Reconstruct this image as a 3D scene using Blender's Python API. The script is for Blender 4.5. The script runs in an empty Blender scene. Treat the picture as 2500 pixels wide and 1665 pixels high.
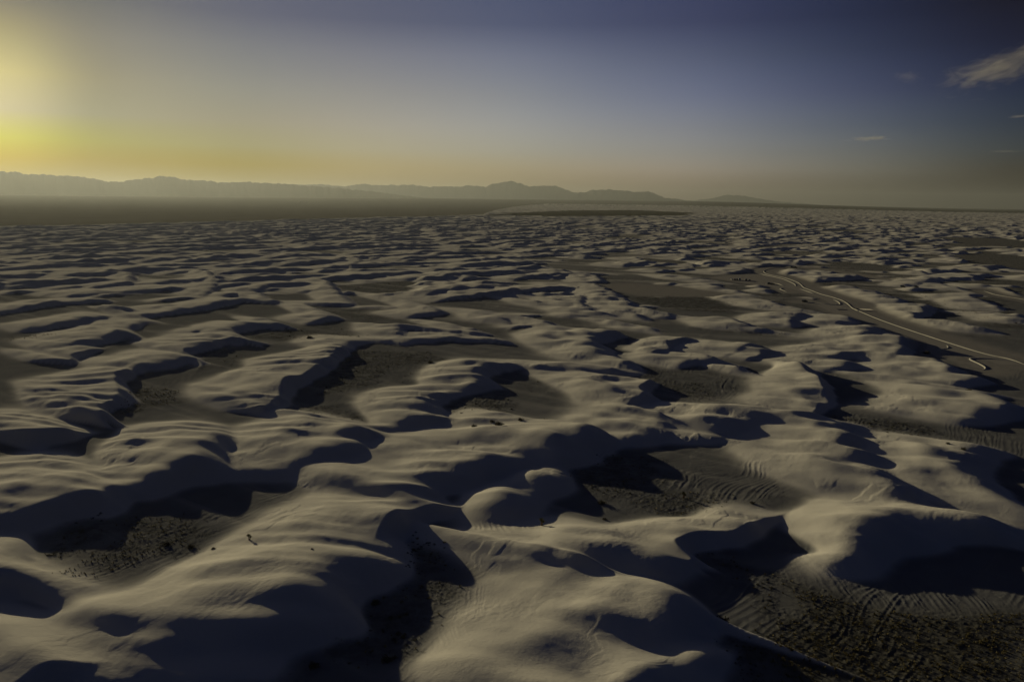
import bpy, bmesh, math, random, time
import numpy as np
from mathutils import Vector, Matrix
T0 = time.time()
rad = math.radians
C = bpy.context.scene.collection
SC = bpy.context.scene
random.seed(7)

# ------------------------------------------------------------------ camera
CAM_H = 73.0
PITCH, ROLL = 9.91, 0.68
FW, FH, FF = 2354.0, 1568.0, 1831.0          # measuring frame of the photograph
cp, sp, cr, sr = math.cos(rad(PITCH)), math.sin(rad(PITCH)), math.cos(rad(ROLL)), math.sin(rad(ROLL))
fwd = np.array([0, cp, -sp]); r0 = np.array([1.0, 0, 0]); u0 = np.array([0, sp, cp])
rgt = r0 * cr + u0 * sr
upv = u0 * cr - r0 * sr
cam_d = bpy.data.cameras.new('camera')
cam = bpy.data.objects.new('camera', cam_d)
C.objects.link(cam)
cam_d.sensor_width = 36.0
cam_d.lens = 28.0
cam_d.clip_start = 1.0
cam_d.clip_end = 200000.0
cam.matrix_world = Matrix(((rgt[0], upv[0], -fwd[0], 0), (rgt[1], upv[1], -fwd[1], 0), (rgt[2], upv[2], -fwd[2], CAM_H), (0, 0, 0, 1)))
SC.camera = cam

# ------------------------------------------------------------------ light, sky, exposure
SUN_AZ, SUN_EL = -38.0, 8.0        # azimuth from the view axis (+y), negative = left
SUN_DIR = np.array([math.sin(rad(SUN_AZ)) * math.cos(rad(SUN_EL)), math.cos(rad(SUN_AZ)) * math.cos(rad(SUN_EL)), math.sin(rad(SUN_EL))])
sl = bpy.data.lights.new('sun', 'SUN')
sl.energy = 4.2
sl.angle = rad(0.5)
sl.color = (1.0, 0.845, 0.50)
so = bpy.data.objects.new('sun', sl)
C.objects.link(so)
so.rotation_euler = Vector(tuple(SUN_DIR)).to_track_quat('Z', 'Y').to_euler()
W = bpy.data.worlds.new('World')
SC.world = W
W.use_nodes = True
nt = W.node_tree
bg = nt.nodes['Background']
sky = nt.nodes.new('ShaderNodeTexSky')
sky.sky_type = 'NISHITA'
sky.sun_disc = False
sky.sun_elevation = rad(SUN_EL)
sky.sun_rotation = rad(SUN_AZ)
sky.dust_density = 3.0
# dusty evening air: the clear-sky model is graded by the angle to the sun and the height above the horizon
SKY = [
  (2.2, [(8.8, 0.89, 1.05, 0.03), (12.0, 0.64, 0.74, 0.03), (21.5, 1.3, 1.53, 0.03), (38.2, 5.87, 7.24, 11.51), (50.6, 9.68, 11.31, 21.61), (61.5, 6.85, 8.5, 15.61), (69.4, 1.4, 1.56, 2.68)]) ,
  (3.41, [(8.1, 0.96, 1.45, 0.57), (11.5, 0.65, 0.96, 0.56), (21.2, 1.34, 1.86, 2.34), (38.0, 5.28, 6.77, 11.94), (50.4, 7.18, 8.59, 16.11), (61.3, 4.77, 5.87, 11.12), (69.1, 1.09, 1.76, 4.17)]) ,
  (5.03, [(7.3, 0.92, 1.24, 1.84), (11.0, 0.62, 0.89, 1.41), (20.9, 1.33, 1.77, 2.89), (37.7, 4.82, 5.95, 10.34), (50.1, 5.47, 6.36, 11.84), (61.0, 2.9, 3.73, 7.93), (68.8, 0.54, 1.08, 3.2)]) ,
  (7.16, [(6.7, 1.04, 1.33, 1.31), (10.7, 0.62, 0.81, 1.14), (20.8, 1.24, 1.7, 3.02), (37.5, 3.8, 4.56, 7.66), (49.8, 3.79, 4.42, 8.96), (60.6, 1.72, 2.08, 5.43), (68.3, 0.11, 0.45, 2.09)]) ,
  (9.74, [(6.7, 0.66, 0.82, 0.89), (10.8, 0.53, 0.7, 1.16), (20.9, 0.99, 1.37, 2.73), (37.4, 2.77, 3.34, 6.19), (49.5, 2.37, 2.73, 5.6), (60.2, 0.78, 1.07, 2.97), (67.9, 0.03, 0.11, 0.98)]) ,
  (11.76, [(7.3, 0.35, 0.45, 0.81), (11.3, 0.39, 0.55, 1.02), (21.2, 0.66, 0.93, 2.34), (37.5, 1.43, 1.85, 4.17), (49.4, 1.25, 1.44, 3.69), (59.9, 0.37, 0.59, 2.01), (67.5, 0.03, 0.03, 0.48)]) ,
]
def sky_ramp(fac, row):
    rp = nt.nodes.new('ShaderNodeValToRGB'); cr_ = rp.color_ramp; cr_.interpolation = 'B_SPLINE'
    f, l = row[0], row[-1]
    row = [(2.0,) + tuple(v * .85 for v in f[1:])] + row + [(80.0,) + tuple(v * .8 for v in l[1:]), (180.0,) + tuple(v * .8 for v in l[1:])]
    t = np.array(row)
    kn = [0, 5, 7, 9, 11, 13, 16, 19, 22, 26, 30, 34, 38, 42, 46, 50, 54, 58, 62, 66, 70, 76, 90, 180]
    for i, k in enumerate(kn):
        el = cr_.elements[i] if i < 2 else cr_.elements.new(0.5)
        el.position = k / 180
    for el, k in zip(cr_.elements, kn):
        el.color = (*[float(np.interp(k, t[:, 0], t[:, c])) / 27 for c in (1, 2, 3)], 1)
    nt.links.new(fac, rp.inputs[0])
    return rp.outputs[0]
def wn(tp, op, a, b=None):
    q = nt.nodes.new(tp); q.operation = op
    for i, v in enumerate((a, b)):
        if v is None: continue
        if hasattr(v, 'is_linked'): nt.links.new(v, q.inputs[i])
        else: q.inputs[i].default_value = v
    return q
tcw = nt.nodes.new('ShaderNodeTexCoord').outputs['Generated']
dotn = wn('ShaderNodeVectorMath', 'DOT_PRODUCT', tcw, tuple(float(q) for q in SUN_DIR)).outputs['Value']
s_deg = wn('ShaderNodeMath', 'MULTIPLY', wn('ShaderNodeMath', 'ARCCOSINE', dotn).outputs[0], 1 / math.pi).outputs[0]
sepw = nt.nodes.new('ShaderNodeSeparateXYZ'); nt.links.new(tcw, sepw.inputs[0])
e_deg = wn('ShaderNodeMath', 'MULTIPLY', wn('ShaderNodeMath', 'ARCSINE', sepw.outputs[2]).outputs[0], 180 / math.pi).outputs[0]
SKY.append((30.0, [(0, .95, 1.12, 2.3), (70, .88, 1.05, 2.2)]))
cm = sky_ramp(s_deg, SKY[0][1])
for (ea, _), (eb, rowb) in zip(SKY[:-1], SKY[1:]):
    mr = nt.nodes.new('ShaderNodeMapRange'); mr.clamp = True
    mr.inputs[1].default_value = ea; mr.inputs[2].default_value = eb
    nt.links.new(e_deg, mr.inputs[0])
    mxw = nt.nodes.new('ShaderNodeMix'); mxw.data_type = 'RGBA'
    nt.links.new(mr.outputs[0], mxw.inputs[0]); nt.links.new(cm, mxw.inputs[6]); nt.links.new(sky_ramp(s_deg, rowb), mxw.inputs[7])
    cm = mxw.outputs[2]
cm = wn('ShaderNodeVectorMath', 'MULTIPLY', cm, sky.outputs[0]).outputs[0]
sc_n = wn('ShaderNodeVectorMath', 'SCALE', cm); sc_n.inputs[3].default_value = 2.7
nt.links.new(sc_n.outputs[0], bg.inputs[0])
bg.inputs[1].default_value = 0.1
SC.view_settings.view_transform = 'Standard'
SC.view_settings.look = 'None'
SC.view_settings.exposure = 0.0
SC.view_settings.gamma = 1.0

# ------------------------------------------------------------------ helpers
def gp(px, py, z=0.0):
    """ground point seen at a measured place of the photograph, at height z"""
    d = fwd * FF + rgt * (px - FW / 2) - upv * (py - FH / 2)
    t = (z - CAM_H) / d[2]
    return np.array([d[0] * t, d[1] * t])

CROP = {}
for i in range(4):
    CROP['A%d' % (i + 1)] = (588.5 * i, 1153.5, .2643)
    CROP['B%d' % (i + 1)] = (588.5 * i, 758.0, .2643)
CROP['P1'] = (0, 357.9, .5); CROP['P2'] = (1177, 357.9, .5)
CROP['F'] = (0, 0, 1)
def cf(c, x, y):
    a, b, s = CROP[c]
    return a + s * x, b + s * y

def hash2(ix, iy, seed):
    n = (ix.astype(np.int64) * 374761393 + iy.astype(np.int64) * 668265263 + seed * 974711) & 0xffffffff
    n = ((n ^ (n >> 13)) * 1274126177) & 0xffffffff
    n = ((n ^ (n >> 16)) * 2246822519) & 0xffffffff
    return ((n ^ (n >> 15)) & 0xffffff) / float(0xffffff)

def noise(x, y, seed=0):
    """gradient noise, about -1..1"""
    ix = np.floor(x); iy = np.floor(y)
    fx = x - ix; fy = y - iy
    sx = fx * fx * fx * (fx * (fx * 6 - 15) + 10); sy = fy * fy * fy * (fy * (fy * 6 - 15) + 10)
    def g(ax, ay):
        a = hash2(ix + ax, iy + ay, seed) * 6.2831853
        return np.cos(a) * (fx - ax) + np.sin(a) * (fy - ay)
    n0 = g(0, 0) * (1 - sx) + g(1, 0) * sx
    n1 = g(0, 1) * (1 - sx) + g(1, 1) * sx
    return (n0 * (1 - sy) + n1 * sy) * 1.5

def fbm(x, y, seed=0, o=3):
    s = 0; a = 1; t = 0
    for i in range(o):
        s = s + a * noise(x * 2 ** i + 17.3 * i, y * 2 ** i - 9.1 * i, seed + i); t += a; a *= .5
    return s / t

def sstep(a, b, x):
    t = np.clip((x - a) / (b - a), 0, 1)
    return t * t * (3 - 2 * t)

def smax(a, b, k):
    h = np.clip(.5 + .5 * (a - b) / k, 0, 1)
    return b * (1 - h) + a * h + k * h * (1 - h)

def smin(a, b, k):
    h = np.clip(.5 + .5 * (b - a) / k, 0, 1)
    return b * (1 - h) + a * h - k * h * (1 - h)

# ------------------------------------------------------------------ the sand sheet: one polar height field
AZ = np.radians(np.linspace(-44, 44, 1400))
rows = [78.0]
while rows[-1] < 47000:
    r = rows[-1]
    st = .75 * (r * r + CAM_H ** 2) / (CAM_H * 797)
    if r < 2600: st = min(st, 4.0)
    elif r < 12000: st = min(st, 4.0 + (r - 2600) / 9400 * 36)
    else: st = min(st, r * .04)
    rows.append(r + st)
RR = np.array(rows)
NR, NC = len(RR), len(AZ)
X = RR[:, None] * np.sin(AZ)[None, :]
Y = RR[:, None] * np.cos(AZ)[None, :]
Z = np.zeros((NR, NC))
WIND = np.array([.79, -.613]); WIND /= np.linalg.norm(WIND)
TAN = math.tan(rad(31))

def grid_slice(cx, cy, rd):
    r = math.hypot(cx, cy); a = math.atan2(cx, cy)
    i0, i1 = np.searchsorted(RR, [r - rd, r + rd])
    da = math.asin(min(.99, rd / max(r, rd + 1e-6)))
    j0, j1 = np.searchsorted(AZ, [a - da, a + da])
    return slice(max(0, i0 - 1), min(NR, i1 + 1)), slice(max(0, j0 - 1), min(NC, j1 + 1))

def stamp(P, L=40., k=.4, E=9., w=None, sm=1.5, ks=.8, tan=None, conv=.75, arr=None, toe=None):
    """one dune: P = brink points (x, y, height); the wind side rises over L metres, the lee falls at the angle of repose"""
    global Z
    tan = tan or (TAN if k < .6 else math.tan(rad(23)))
    w = WIND if w is None else w
    if k >= .8: k = k * 2.0
    n = np.array([-w[1], w[0]])
    P = np.array(P, float)
    u = P[:, :2] @ w; v = P[:, :2] @ n; h = P[:, 2] + (.2 * k if k > 1.5 else 0)
    o = np.argsort(v); u, v, h = u[o], v[o], h[o]
    v0, v1 = v[0] - E, v[-1] + E
    vd = np.linspace(v0 - E, v1 + E, 400)
    s0 = np.clip((u[1] - u[0]) / max(2., v[1] - v[0]), -1.2, 1.2); s1 = np.clip((u[-1] - u[-2]) / max(2., v[-1] - v[-2]), -1.2, 1.2)
    ue = np.interp(vd, np.r_[v0 - E, v, v1 + E], np.r_[u[0] - s0 * 2 * E, u, u[-1] + s1 * 2 * E])
    he = np.interp(vd, np.r_[v0 - E, v0, v, v1, v1 + E], np.r_[-.35 * h[0], 0, h, 0, -.35 * h[-1]])
    dv = vd[1] - vd[0]
    sg = max(1, sm / dv)
    kk = np.arange(-int(3 * sg) - 1, int(3 * sg) + 2); ker = np.exp(-.5 * (kk / sg) ** 2); ker /= ker.sum()
    def blur(q): return np.convolve(np.pad(q, len(kk) // 2, 'edge'), ker, 'valid')
    ue, he = blur(ue), blur(he)
    sd_ = int(abs(P[0, 0] * 7 + P[0, 1])) % 997
    ue = ue + 1.1 * noise(vd / 11., vd * 0 + sd_, 71) + .15 * noise(vd / 4., vd * 0 + sd_, 72)
    he = he * (1 + .34 * noise(vd / 15., vd * 0 + sd_, 73) + .06 * noise(vd / 6., vd * 0 + sd_, 74))
    nr = 1 / np.sqrt(1 + np.gradient(ue, dv) ** 2)
    c = P[:, :2].mean(0)
    rd = np.max(np.linalg.norm(P[:, :2] - c, axis=1)) + L + 2 * E + h.max() * 2
    Ld = np.full_like(vd, L)
    if toe is not None:
        tp = np.array(toe, float); tu = tp @ w; tv = tp @ n; oo = np.argsort(tv)
        Ld = blur(np.clip(ue - np.interp(vd, tv[oo], tu[oo]), 10, 110))
        rd = max(rd, np.max(np.linalg.norm(tp - c, axis=1)) + 8)
    a, b = grid_slice(c[0], c[1], rd)
    x, y = X[a, b], Y[a, b]
    if x.size == 0: return
    gu = x * w[0] + y * w[1]; gv = x * n[0] + y * n[1]
    ub = np.interp(gv, vd, ue); hb = np.interp(gv, vd, he, left=-9, right=-9); nn = np.interp(gv, vd, nr)
    t = np.clip((ub - gu) / np.interp(gv, vd, Ld), -.4, 2.0)
    zs = hb * np.where(hb > 0, (1 - t) * (1 + conv * t), 1)
    zl = hb - tan * (gu - ub) * nn
    z = smin(zs, zl, k)
    ZZ = Z if arr is None else arr
    ZZ[a, b] = smax(ZZ[a, b], z, ks)

HS = .61                        # the traced heights were first guesses; the shadows say lower
def dune(c, pts, **kw):
    P = []
    for q in pts:
        cc, q = (q[0], q[1:]) if isinstance(q[0], str) else (c, q)
        fx, fy = cf(cc, q[0], q[1])
        h = q[2] * HS; g = gp(fx, fy, h); P.append((g[0], g[1], h))
    if 'toe' in kw:
        kw = dict(kw); kw['toe'] = [gp(*cf(*((q[0], q[1], q[2]) if isinstance(q[0], str) else (c, q[0], q[1])))) for q in kw['toe']]
    stamp(P, **kw)

# ---- traced dunes (brink points from the near-left end to the far-right end, heights in metres)
S = dict
TR = [
 # bottom
 ('A3', S(k=.7, toe=[('A2',600,1900),('A2',1000,1600),('A2',1400,1300),('A2',1600,950)]), [(200,1640,5.5),(600,1590,6),(1000,1490,6),(1300,1390,5.6),(1600,1290,5.2)]),
 ('A3', S(k=1.3, toe=[('A2',1000,1600),('A2',1400,1300),('A2',1600,950),('A2',1880,620),('A2',2227,500),(100,480),(340,440)]), [(1290,1270,5),(1190,1130,6.5),(1240,980,7),(1310,880,7),(1430,800,6.2)]),
 ('A3', S(k=3, L=45), [(300,480,4.5),(650,570,5.5),(1000,650,6.3),(1250,740,6.6)]),
 ('A3', S(k=.3, toe=[(1000,900),(700,620),(340,430),(640,250),(1150,125),(1500,140)]), [(1960,690,.6),(1860,640,1.6),(1650,540,3.4),(1500,470,4.4),(1410,390,5),(1390,320,5.4),(1400,282,5.4),(1480,258,5.4),(1700,238,5),(1870,255,4.6),(2060,190,4.2),(2227,105,3.6)]),
 ('A3', S(k=3, L=40), [(600,680,2.5),(1000,560,4.2),(1250,480,4.8),(1400,420,4.8)]),
 ('A2', S(k=1.5, toe=[('A1',0,1150),('A1',500,850),('A1',1050,745),('A1',1720,430),(0,110)]), [(-1200,1060,4),(-800,1080,5),(-300,1090,6.5),(0,1010,7),(330,820,7.5),(540,600,7.3),(900,500,6.5),(1140,342,5.5)]),
 ('A2', S(k=.3, toe=[('A1',1050,745),('A1',1720,430),(0,110),('B2',250,1490),('B2',560,1330)]), [(1010,340,4.8),(1080,220,5.6),(1190,112,6),(1260,72,6),(1560,10,5.5)]),
 ('A1', S(k=.4, L=45), [(-100,1700,5),(190,1545,5.5),(300,1455,5.8),(420,1405,5.8),(600,1385,5.2)]),
 ('A1', S(k=2.5, L=35), [(1000,1640,2),(1480,1420,3.5),(1900,1330,3.6),(2250,1320,3)]),
 ('A1', S(k=1.0, L=40), [(-250,690,5),(-50,640,5),(160,602,5),(300,655,4),(480,720,3),(640,785,2)]),
 ('A1', S(k=.8, L=40), [(-200,620,4),(60,590,4.4),(160,520,4.4),(110,440,4)]),
 ('A4', S(k=1.6, toe=[(790,585),(400,490),(180,430),(60,250),(60,100),(200,60)]), [(790,570,2.5),(840,430,4),(900,330,5),(1080,220,6),(1250,140,6.4),(1500,120,6.4),(1720,165,5.6),(1870,198,4.4),(2100,215,2.5)]),
 # middle
 ('B1', S(k=.7, L=60), [(-250,1640,5),(0,1600,5.5),(300,1540,6),(450,1485,6.2),(600,1440,6.4),(850,1405,6.2),(1060,1335,5)]),
 ('B1', S(k=.9, toe=[(850,1250),(700,1200),(760,1060),(960,900),(1000,845),(1300,800),(1700,770)]), [(1080,1380,4),(1250,1335,5),(1400,1250,6.2),(1560,1160,7),(1760,1122,7.2),(1803,1085,7.2),(1820,1030,7),(1850,965,6.8),(1925,935,6),(1975,890,3.5)]),
 ('B1', S(k=.5, L=60), [(-250,830,4.5),(100,890,5),(300,905,5.5),(600,858,5.5)]),
 ('B1', S(k=.3, toe=[(90,880),(80,800),(130,680),(120,590),(40,480),(90,430)]), [(1000,790,3),(900,745,4.8),(765,695,6.5),(800,655,6.6),(1000,575,6.4),(1030,515,6.2),(1000,460,6.2),(1000,380,6),(1110,345,5.5)]),
 ('B1', S(k=.3, L=55), [(640,287,2.4),(540,257,3.8),(482,238,4.8),(490,225,5),(600,205,4.8),(800,160,4.2)]),
 ('B1', S(k=.8, L=55), [(500,150,3.5),(700,100,4.8),(900,60,5.2),(1050,15,4.8)]),
 ('B1', S(k=.3, L=55), [(1770,275,2),(1680,230,3.4),(1575,190,4.8),(1580,175,5),(1650,150,5),(1740,138,5),(1900,90,5),(2060,66,5),(2160,95,4)]),
 ('B1', S(k=.8, L=50), [(1110,345,3.6),(1200,308,4.2),(1400,290,4.6),(1550,240,4.6),(1640,230,4.4)]),
 ('B2', S(k=.4, toe=[('B1',1700,780),('B1',1600,660),('B1',1525,560),('B1',1550,480),('B1',1760,420),('B1',2080,330),('B1',2060,260)]), [(200,690,2.5),(130,680,4),(40,645,5.4),(40,622,5.8),(110,605,6),(185,570,6),(200,520,6),(240,435,6),(400,380,6),(540,300,6),(620,240,6),(690,180,6),(750,150,5.6)]),
 ('B2', S(k=1.3, L=55), [(-150,1290,2),(150,1230,3.6),(400,1150,4.6),(650,1070,5.2),(940,972,4.8)]),
 ('B2', S(k=1.2, L=45), [(700,965,4.6),(830,905,5.2),(920,850,5),(1000,890,3.6)]),
 ('B2', S(k=.8, L=45), [(380,740,3),(700,790,3.6),(900,832,3.6)]),
 ('B2', S(k=1.3, L=45), [(760,140,4.2),(820,112,3.4),(950,100,2.0),(1050,104,1.2),(1250,112,2.8),(1400,104,1.5),(1500,92,2.8),(1600,78,2),(1720,66,3.8),(1940,60,4.2),(2080,82,3.2)]),
 ('B2', S(k=.8, toe=[(970,535),(1100,510),(1385,480),(1335,395),(1450,310),(1560,285)]), [(1400,590,3.4),(1550,550,4.2),(1750,495,4.8),(1980,447,4.8),(1920,390,5),(1930,340,5),(2010,300,5),(2227,285,4.6)]),
 ('B2', S(k=1.2, toe=[(980,825),(850,710),(775,640),(840,565),(970,535)]), [(950,855,2.4),(1150,845,3.4),(1380,790,4.2),(1640,742,4.2),(1480,690,4.6),(1500,600,5),(1560,550,4.8)]),
 ('B2', S(k=.5, toe=[(1690,1040),(1600,945),(1565,900),(1600,860)]), [(2080,980,1.5),(2020,950,2.8),(1990,900,3.6),(1900,850,3.8),(1860,835,3)]),
 ('B3', S(k=1.2, L=60), [(-900,1470,5),(-700,1300,5.2),(-520,1265,5.4),(-250,1205,5.6),(0,1135,6),(250,1085,6.2),(440,1010,6.6),(560,925,7),(690,905,7),(745,858,7)]),
 ('B3', S(k=1.6, toe=[('B2',1710,1560),('B2',1740,1460),('B2',1770,1390),('B2',2227,1240)]), [(-100,1600,3.2),(100,1430,4.2),(250,1310,4.8),(370,1250,4.6),(405,1185,4)]),
 ('B3', S(k=.3, toe=[(900,950),(620,790),(560,690),(440,560)]), [(1560,860,2),(1450,805,3.2),(1330,765,4.2),(1250,730,5),(1240,702,5),(1290,690,4.6)]),
 ('B3', S(k=.5, toe=[(560,720),(430,560),(180,440),(60,380),(60,340)]), [(960,670,3.8),(1060,600,4.8),(1140,545,5.4),(1115,500,5.6),(1130,460,5.6),(1200,440,5)]),
 ('B3', S(k=1.4, L=40), [(1080,990,2),(1200,930,3.2),(1290,860,4),(1340,790,4.2)]),
 ('B3', S(k=.8, L=55), [(1060,330,2.5),(980,260,3.8),(850,210,4.4),(760,160,5),(705,112,5.4),(660,72,5.6),(900,6,5.6)]),
 ('B3', S(k=.8, L=45), [(380,330,3),(700,330,4),(960,340,4)]),
 ('B3', S(k=.4, toe=[(1330,270),(900,175),(950,150),(1090,90)]), [(1230,195,3),(1370,150,4),(1338,92,4.8),(1420,72,4.8),(1530,65,4.2)]),
 ('B3', S(k=.3, toe=[(2020,550),(1990,450),(1620,345),(1600,310)]), [(2190,410,1.5),(2080,360,2.8),(1960,325,4),(1925,310,4.4),(1970,304,4)]),
 ('B3', S(k=.8, L=40), [(1480,310,2.4),(1560,260,3.4),(1680,222,3.8),(1850,262,3.6)]),
 ('B3', S(k=.6, L=40), [(1880,210,2.5),(1960,170,3.5),(2040,140,4),(2100,125,3.6)]),
 ('B3', S(k=.6, L=40), [(2080,240,2.5),(2190,195,3.6),(2300,170,3.8),(2400,180,3.4)]),
 ('B3', S(k=1.2, L=35), [(1580,980,1.5),(1700,960,2.2),(1830,935,2.4)]),
 ('B4', S(k=1.2, L=50), [(-370,870,3.4),(-220,800,4.6),(-70,762,5),(200,745,5.4),(420,755,5.4),(590,778,4.8)]),
 ('B4', S(k=.8, L=35), [(640,1080,2.4),(690,980,4.2),(710,890,5),(630,815,4.6)]),
 ('B4', S(k=1, L=40), [(300,980,2.5),(430,920,4),(480,850,4.8),(460,800,4.6)]),
 ('B4', S(k=.5, toe=[('B3',1600,810),('B3',1690,700),('B3',1800,600),('B3',1990,545),('B3',2000,450),('B3',2100,400)]), [(400,700,3),(520,590,4.2),(475,480,5),(425,400,6),(340,330,6.2),(255,282,6.4),(200,272,5)]),
 ('B4', S(k=1.8, L=45), [(1500,1580,2.5),(1250,1480,3.2),(1080,1340,3.8),(920,1230,4.6),(900,1130,4.8),(950,1075,4.6)]),
 ('B4', S(k=1.5, L=45), [(2300,1600,2),(2000,1420,3),(1780,1240,4),(1740,1130,4.4),(1850,1050,4.2),(2000,1050,3)]),
 ('B4', S(k=1.5, L=45), [(1850,800,2.5),(1980,720,4),(2080,650,5),(2000,590,5),(1830,545,4.6)]),
 ('B4', S(k=1.5, L=45), [(1250,440,2.5),(1550,470,3.6),(1830,520,3.6)]),
 ('B4', S(k=1, L=45), [(1500,400,2.5),(1640,340,4),(1640,290,4.6),(1560,265,4.6)]),
 ('B4', S(k=1, L=40), [(1640,480,2.5),(1780,440,3.5),(1830,410,3.6)]),
 ('B4', S(k=.8, L=40), [(520,250,2.5),(650,215,3.4),(830,180,3.6),(1200,150,3.4)]),
 ('B4', S(k=.8, L=45), [(1080,250,2.5),(1150,180,4),(1190,130,5),(1230,90,5.4),(1330,66,5.2)]),
 ('B4', S(k=.8, L=40), [(560,340,2.4),(720,300,3.4),(730,270,3.4)]),
]
# dunes round the road
WE = np.array([.97, -.25]); WE /= np.linalg.norm(WE)
for pts in [
 [(700,735,2),(560,690,3.6),(485,640,4.4),(400,592,4.2)], [(480,735,2.5),(380,715,3.4),(300,680,3.6),(330,645,3.2)], [(870,745,2),(760,735,3.4),(640,712,4),(560,692,3.6)],
 [(1380,712,2),(1255,690,3.4),(1150,655,3.8),(1080,648,3)], [(1300,772,3),(1285,742,4.2),(1335,722,4.4)], [(1520,772,2.4),(1590,752,3.2),(1540,735,3)],
 [(1600,838,2.6),(1640,806,4),(1710,782,4)], [(1440,826,2),(1260,806,3.4),(1110,785,4),(1000,745,4.2)], [(420,580,2.5),(395,556,3.4),(330,532,3.4)],
 [(960,578,2),(860,565,3.2),(760,545,3.6)], [(1110,638,2),(1010,615,3.4),(900,590,3.4)], [(1720,655,2.6),(1670,622,3.8),(1560,600,3.8)],
 [(1810,672,2.6),(1765,652,3.8),(1640,640,3.8)], [(1840,748,3),(1890,712,4.4),(1905,680,4.8)], [(2210,802,2.6),(2100,776,3.8),(1950,750,4)],
 [(2250,702,2.6),(2180,666,3.8),(2060,636,4)], [(1430,552,2.5),(1400,535,3.4),(1320,522,3.4)], [(2080,610,2.5),(1960,585,3.4),(1790,560,3.6)], [(2330,640,2.6),(2260,610,3.6),(2150,590,3.6)],
 [(1900,830,3),(1960,805,3.8),(1900,775,3.6)], [(2400,760,2.6),(2330,730,3.6),(2260,720,3.4)]]:
    dune('P2', pts, k=.85, L=38, w=WE, E=12, sm=2.5)
# dunes of the left and centre middle distance
for pts in [
 [(650,735,3),(900,700,4),(1100,655,4.6),(1190,640,5),(1290,672,3)], [(600,790,2.6),(670,745,4),(590,705,4.4),(500,697,4)], [(480,835,3),(600,825,3.8),(545,775,4.6)],
 [(1110,845,3),(1050,800,4.2),(1180,770,4.6),(1240,757,4.6),(1330,785,3)], [(1450,760,3),(1540,735,4),(1470,705,4.2),(1420,690,4)], [(1480,680,3),(1620,680,3.2),(1540,620,4.2),(1500,572,4.6)],
 [(1900,735,3),(2030,715,3.4),(1960,685,4),(1750,637,3.8)], [(1840,820,3.4),(1830,780,3.8),(2100,775,4),(2250,820,3)], [(930,640,3),(1000,585,4.2),(950,530,4.4)],
 [(1210,645,2.6),(1150,620,4.2),(1250,590,4.4),(1340,580,4)], [(450,600,3.6),(600,580,4.4),(590,537,4.6)], [(0,715,3.6),(250,670,4.2),(460,665,3.4)],
 [(1620,510,3),(1655,480,4.2),(1640,458,4.2)], [(2190,640,2.6),(2140,600,3.8),(2080,583,3.8)], [(2330,760,3),(2300,735,3.6),(2200,715,3.6)],
 [(2570,785,2.6),(2485,755,3.8),(2375,735,4)], [(2560,560,2.6),(2620,535,3.6),(2550,515,3.6)], [(2700,700,2.6),(2640,668,3.6),(2520,650,3.6)], [(2540,690,2.6),(2480,668,3.4),(2400,655,3.4)], [(2960,745,2.4),(2900,722,3.4),(2780,705,3.4)], [(3010,800,2.4),(2960,775,3.4),(2850,762,3.4)], [(150,790,3.6),(300,765,4.2),(470,735,3.8)], [(60,600,3.4),(250,580,4),(330,560,3.6)], [(2400,640,2.6),(2330,610,3.6),(2260,590,3.6)]]:
    dune('P1', pts, k=.85, L=44, E=11, sm=2.5)
for c, kw, pts in TR:
    dune(c, pts, **kw)
print('traced', time.time() - T0, Z.shape)

# ---- the rest of the dune field: barchanoid ridges on a jittered lattice
RND = np.random.RandomState(11)
NW = np.array([-WIND[1], WIND[0]])
def fy_at(x, y, z=0):
    d = np.array([x, y, z - CAM_H]); q = d @ fwd
    return FW / 2 + FF * (d @ rgt) / q, FH / 2 - FF * (d @ upv) / q
# limit of the dunes towards the alkali flat, by azimuth
LIM_AZ, LIM_R = [], []
for px, py in [(-250, 527), (0, 521), (200, 518), (400, 513), (600, 508), (800, 502), (1000, 498), (1110, 494), (1180, 478), (1260, 466), (1600, 467), (1680, 470), (2354, 486), (2700, 491)]:
    g = gp(px, py); LIM_AZ.append(math.atan2(g[0], g[1])); LIM_R.append(min(14000, math.hypot(g[0], g[1])))
LIM_R = np.interp(AZ, LIM_AZ, LIM_R)
def poly_mask(pts, soft):
    """1 inside a ground polygon, fading over soft metres"""
    pts = np.array(pts); c = pts.mean(0); rd = np.max(np.linalg.norm(pts - c, axis=1)) + soft
    a, b = grid_slice(c[0], c[1], rd)
    x, y = X[a, b], Y[a, b]
    ins = np.zeros(x.shape, bool); dd = np.full(x.shape, 1e9)
    for i in range(len(pts)):
        p, q = pts[i], pts[(i + 1) % len(pts)]
        cond = ((p[1] > y) != (q[1] > y)) & (x < (q[0] - p[0]) * (y - p[1]) / (q[1] - p[1] + 1e-12) + p[0])
        ins ^= cond
        e = q - p; t = np.clip(((x - p[0]) * e[0] + (y - p[1]) * e[1]) / (e @ e + 1e-9), 0, 1)
        dd = np.minimum(dd, np.hypot(x - p[0] - t * e[0], y - p[1] - t * e[1]))
    sd = np.where(ins, -dd, dd)
    return a, b, sd

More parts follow.
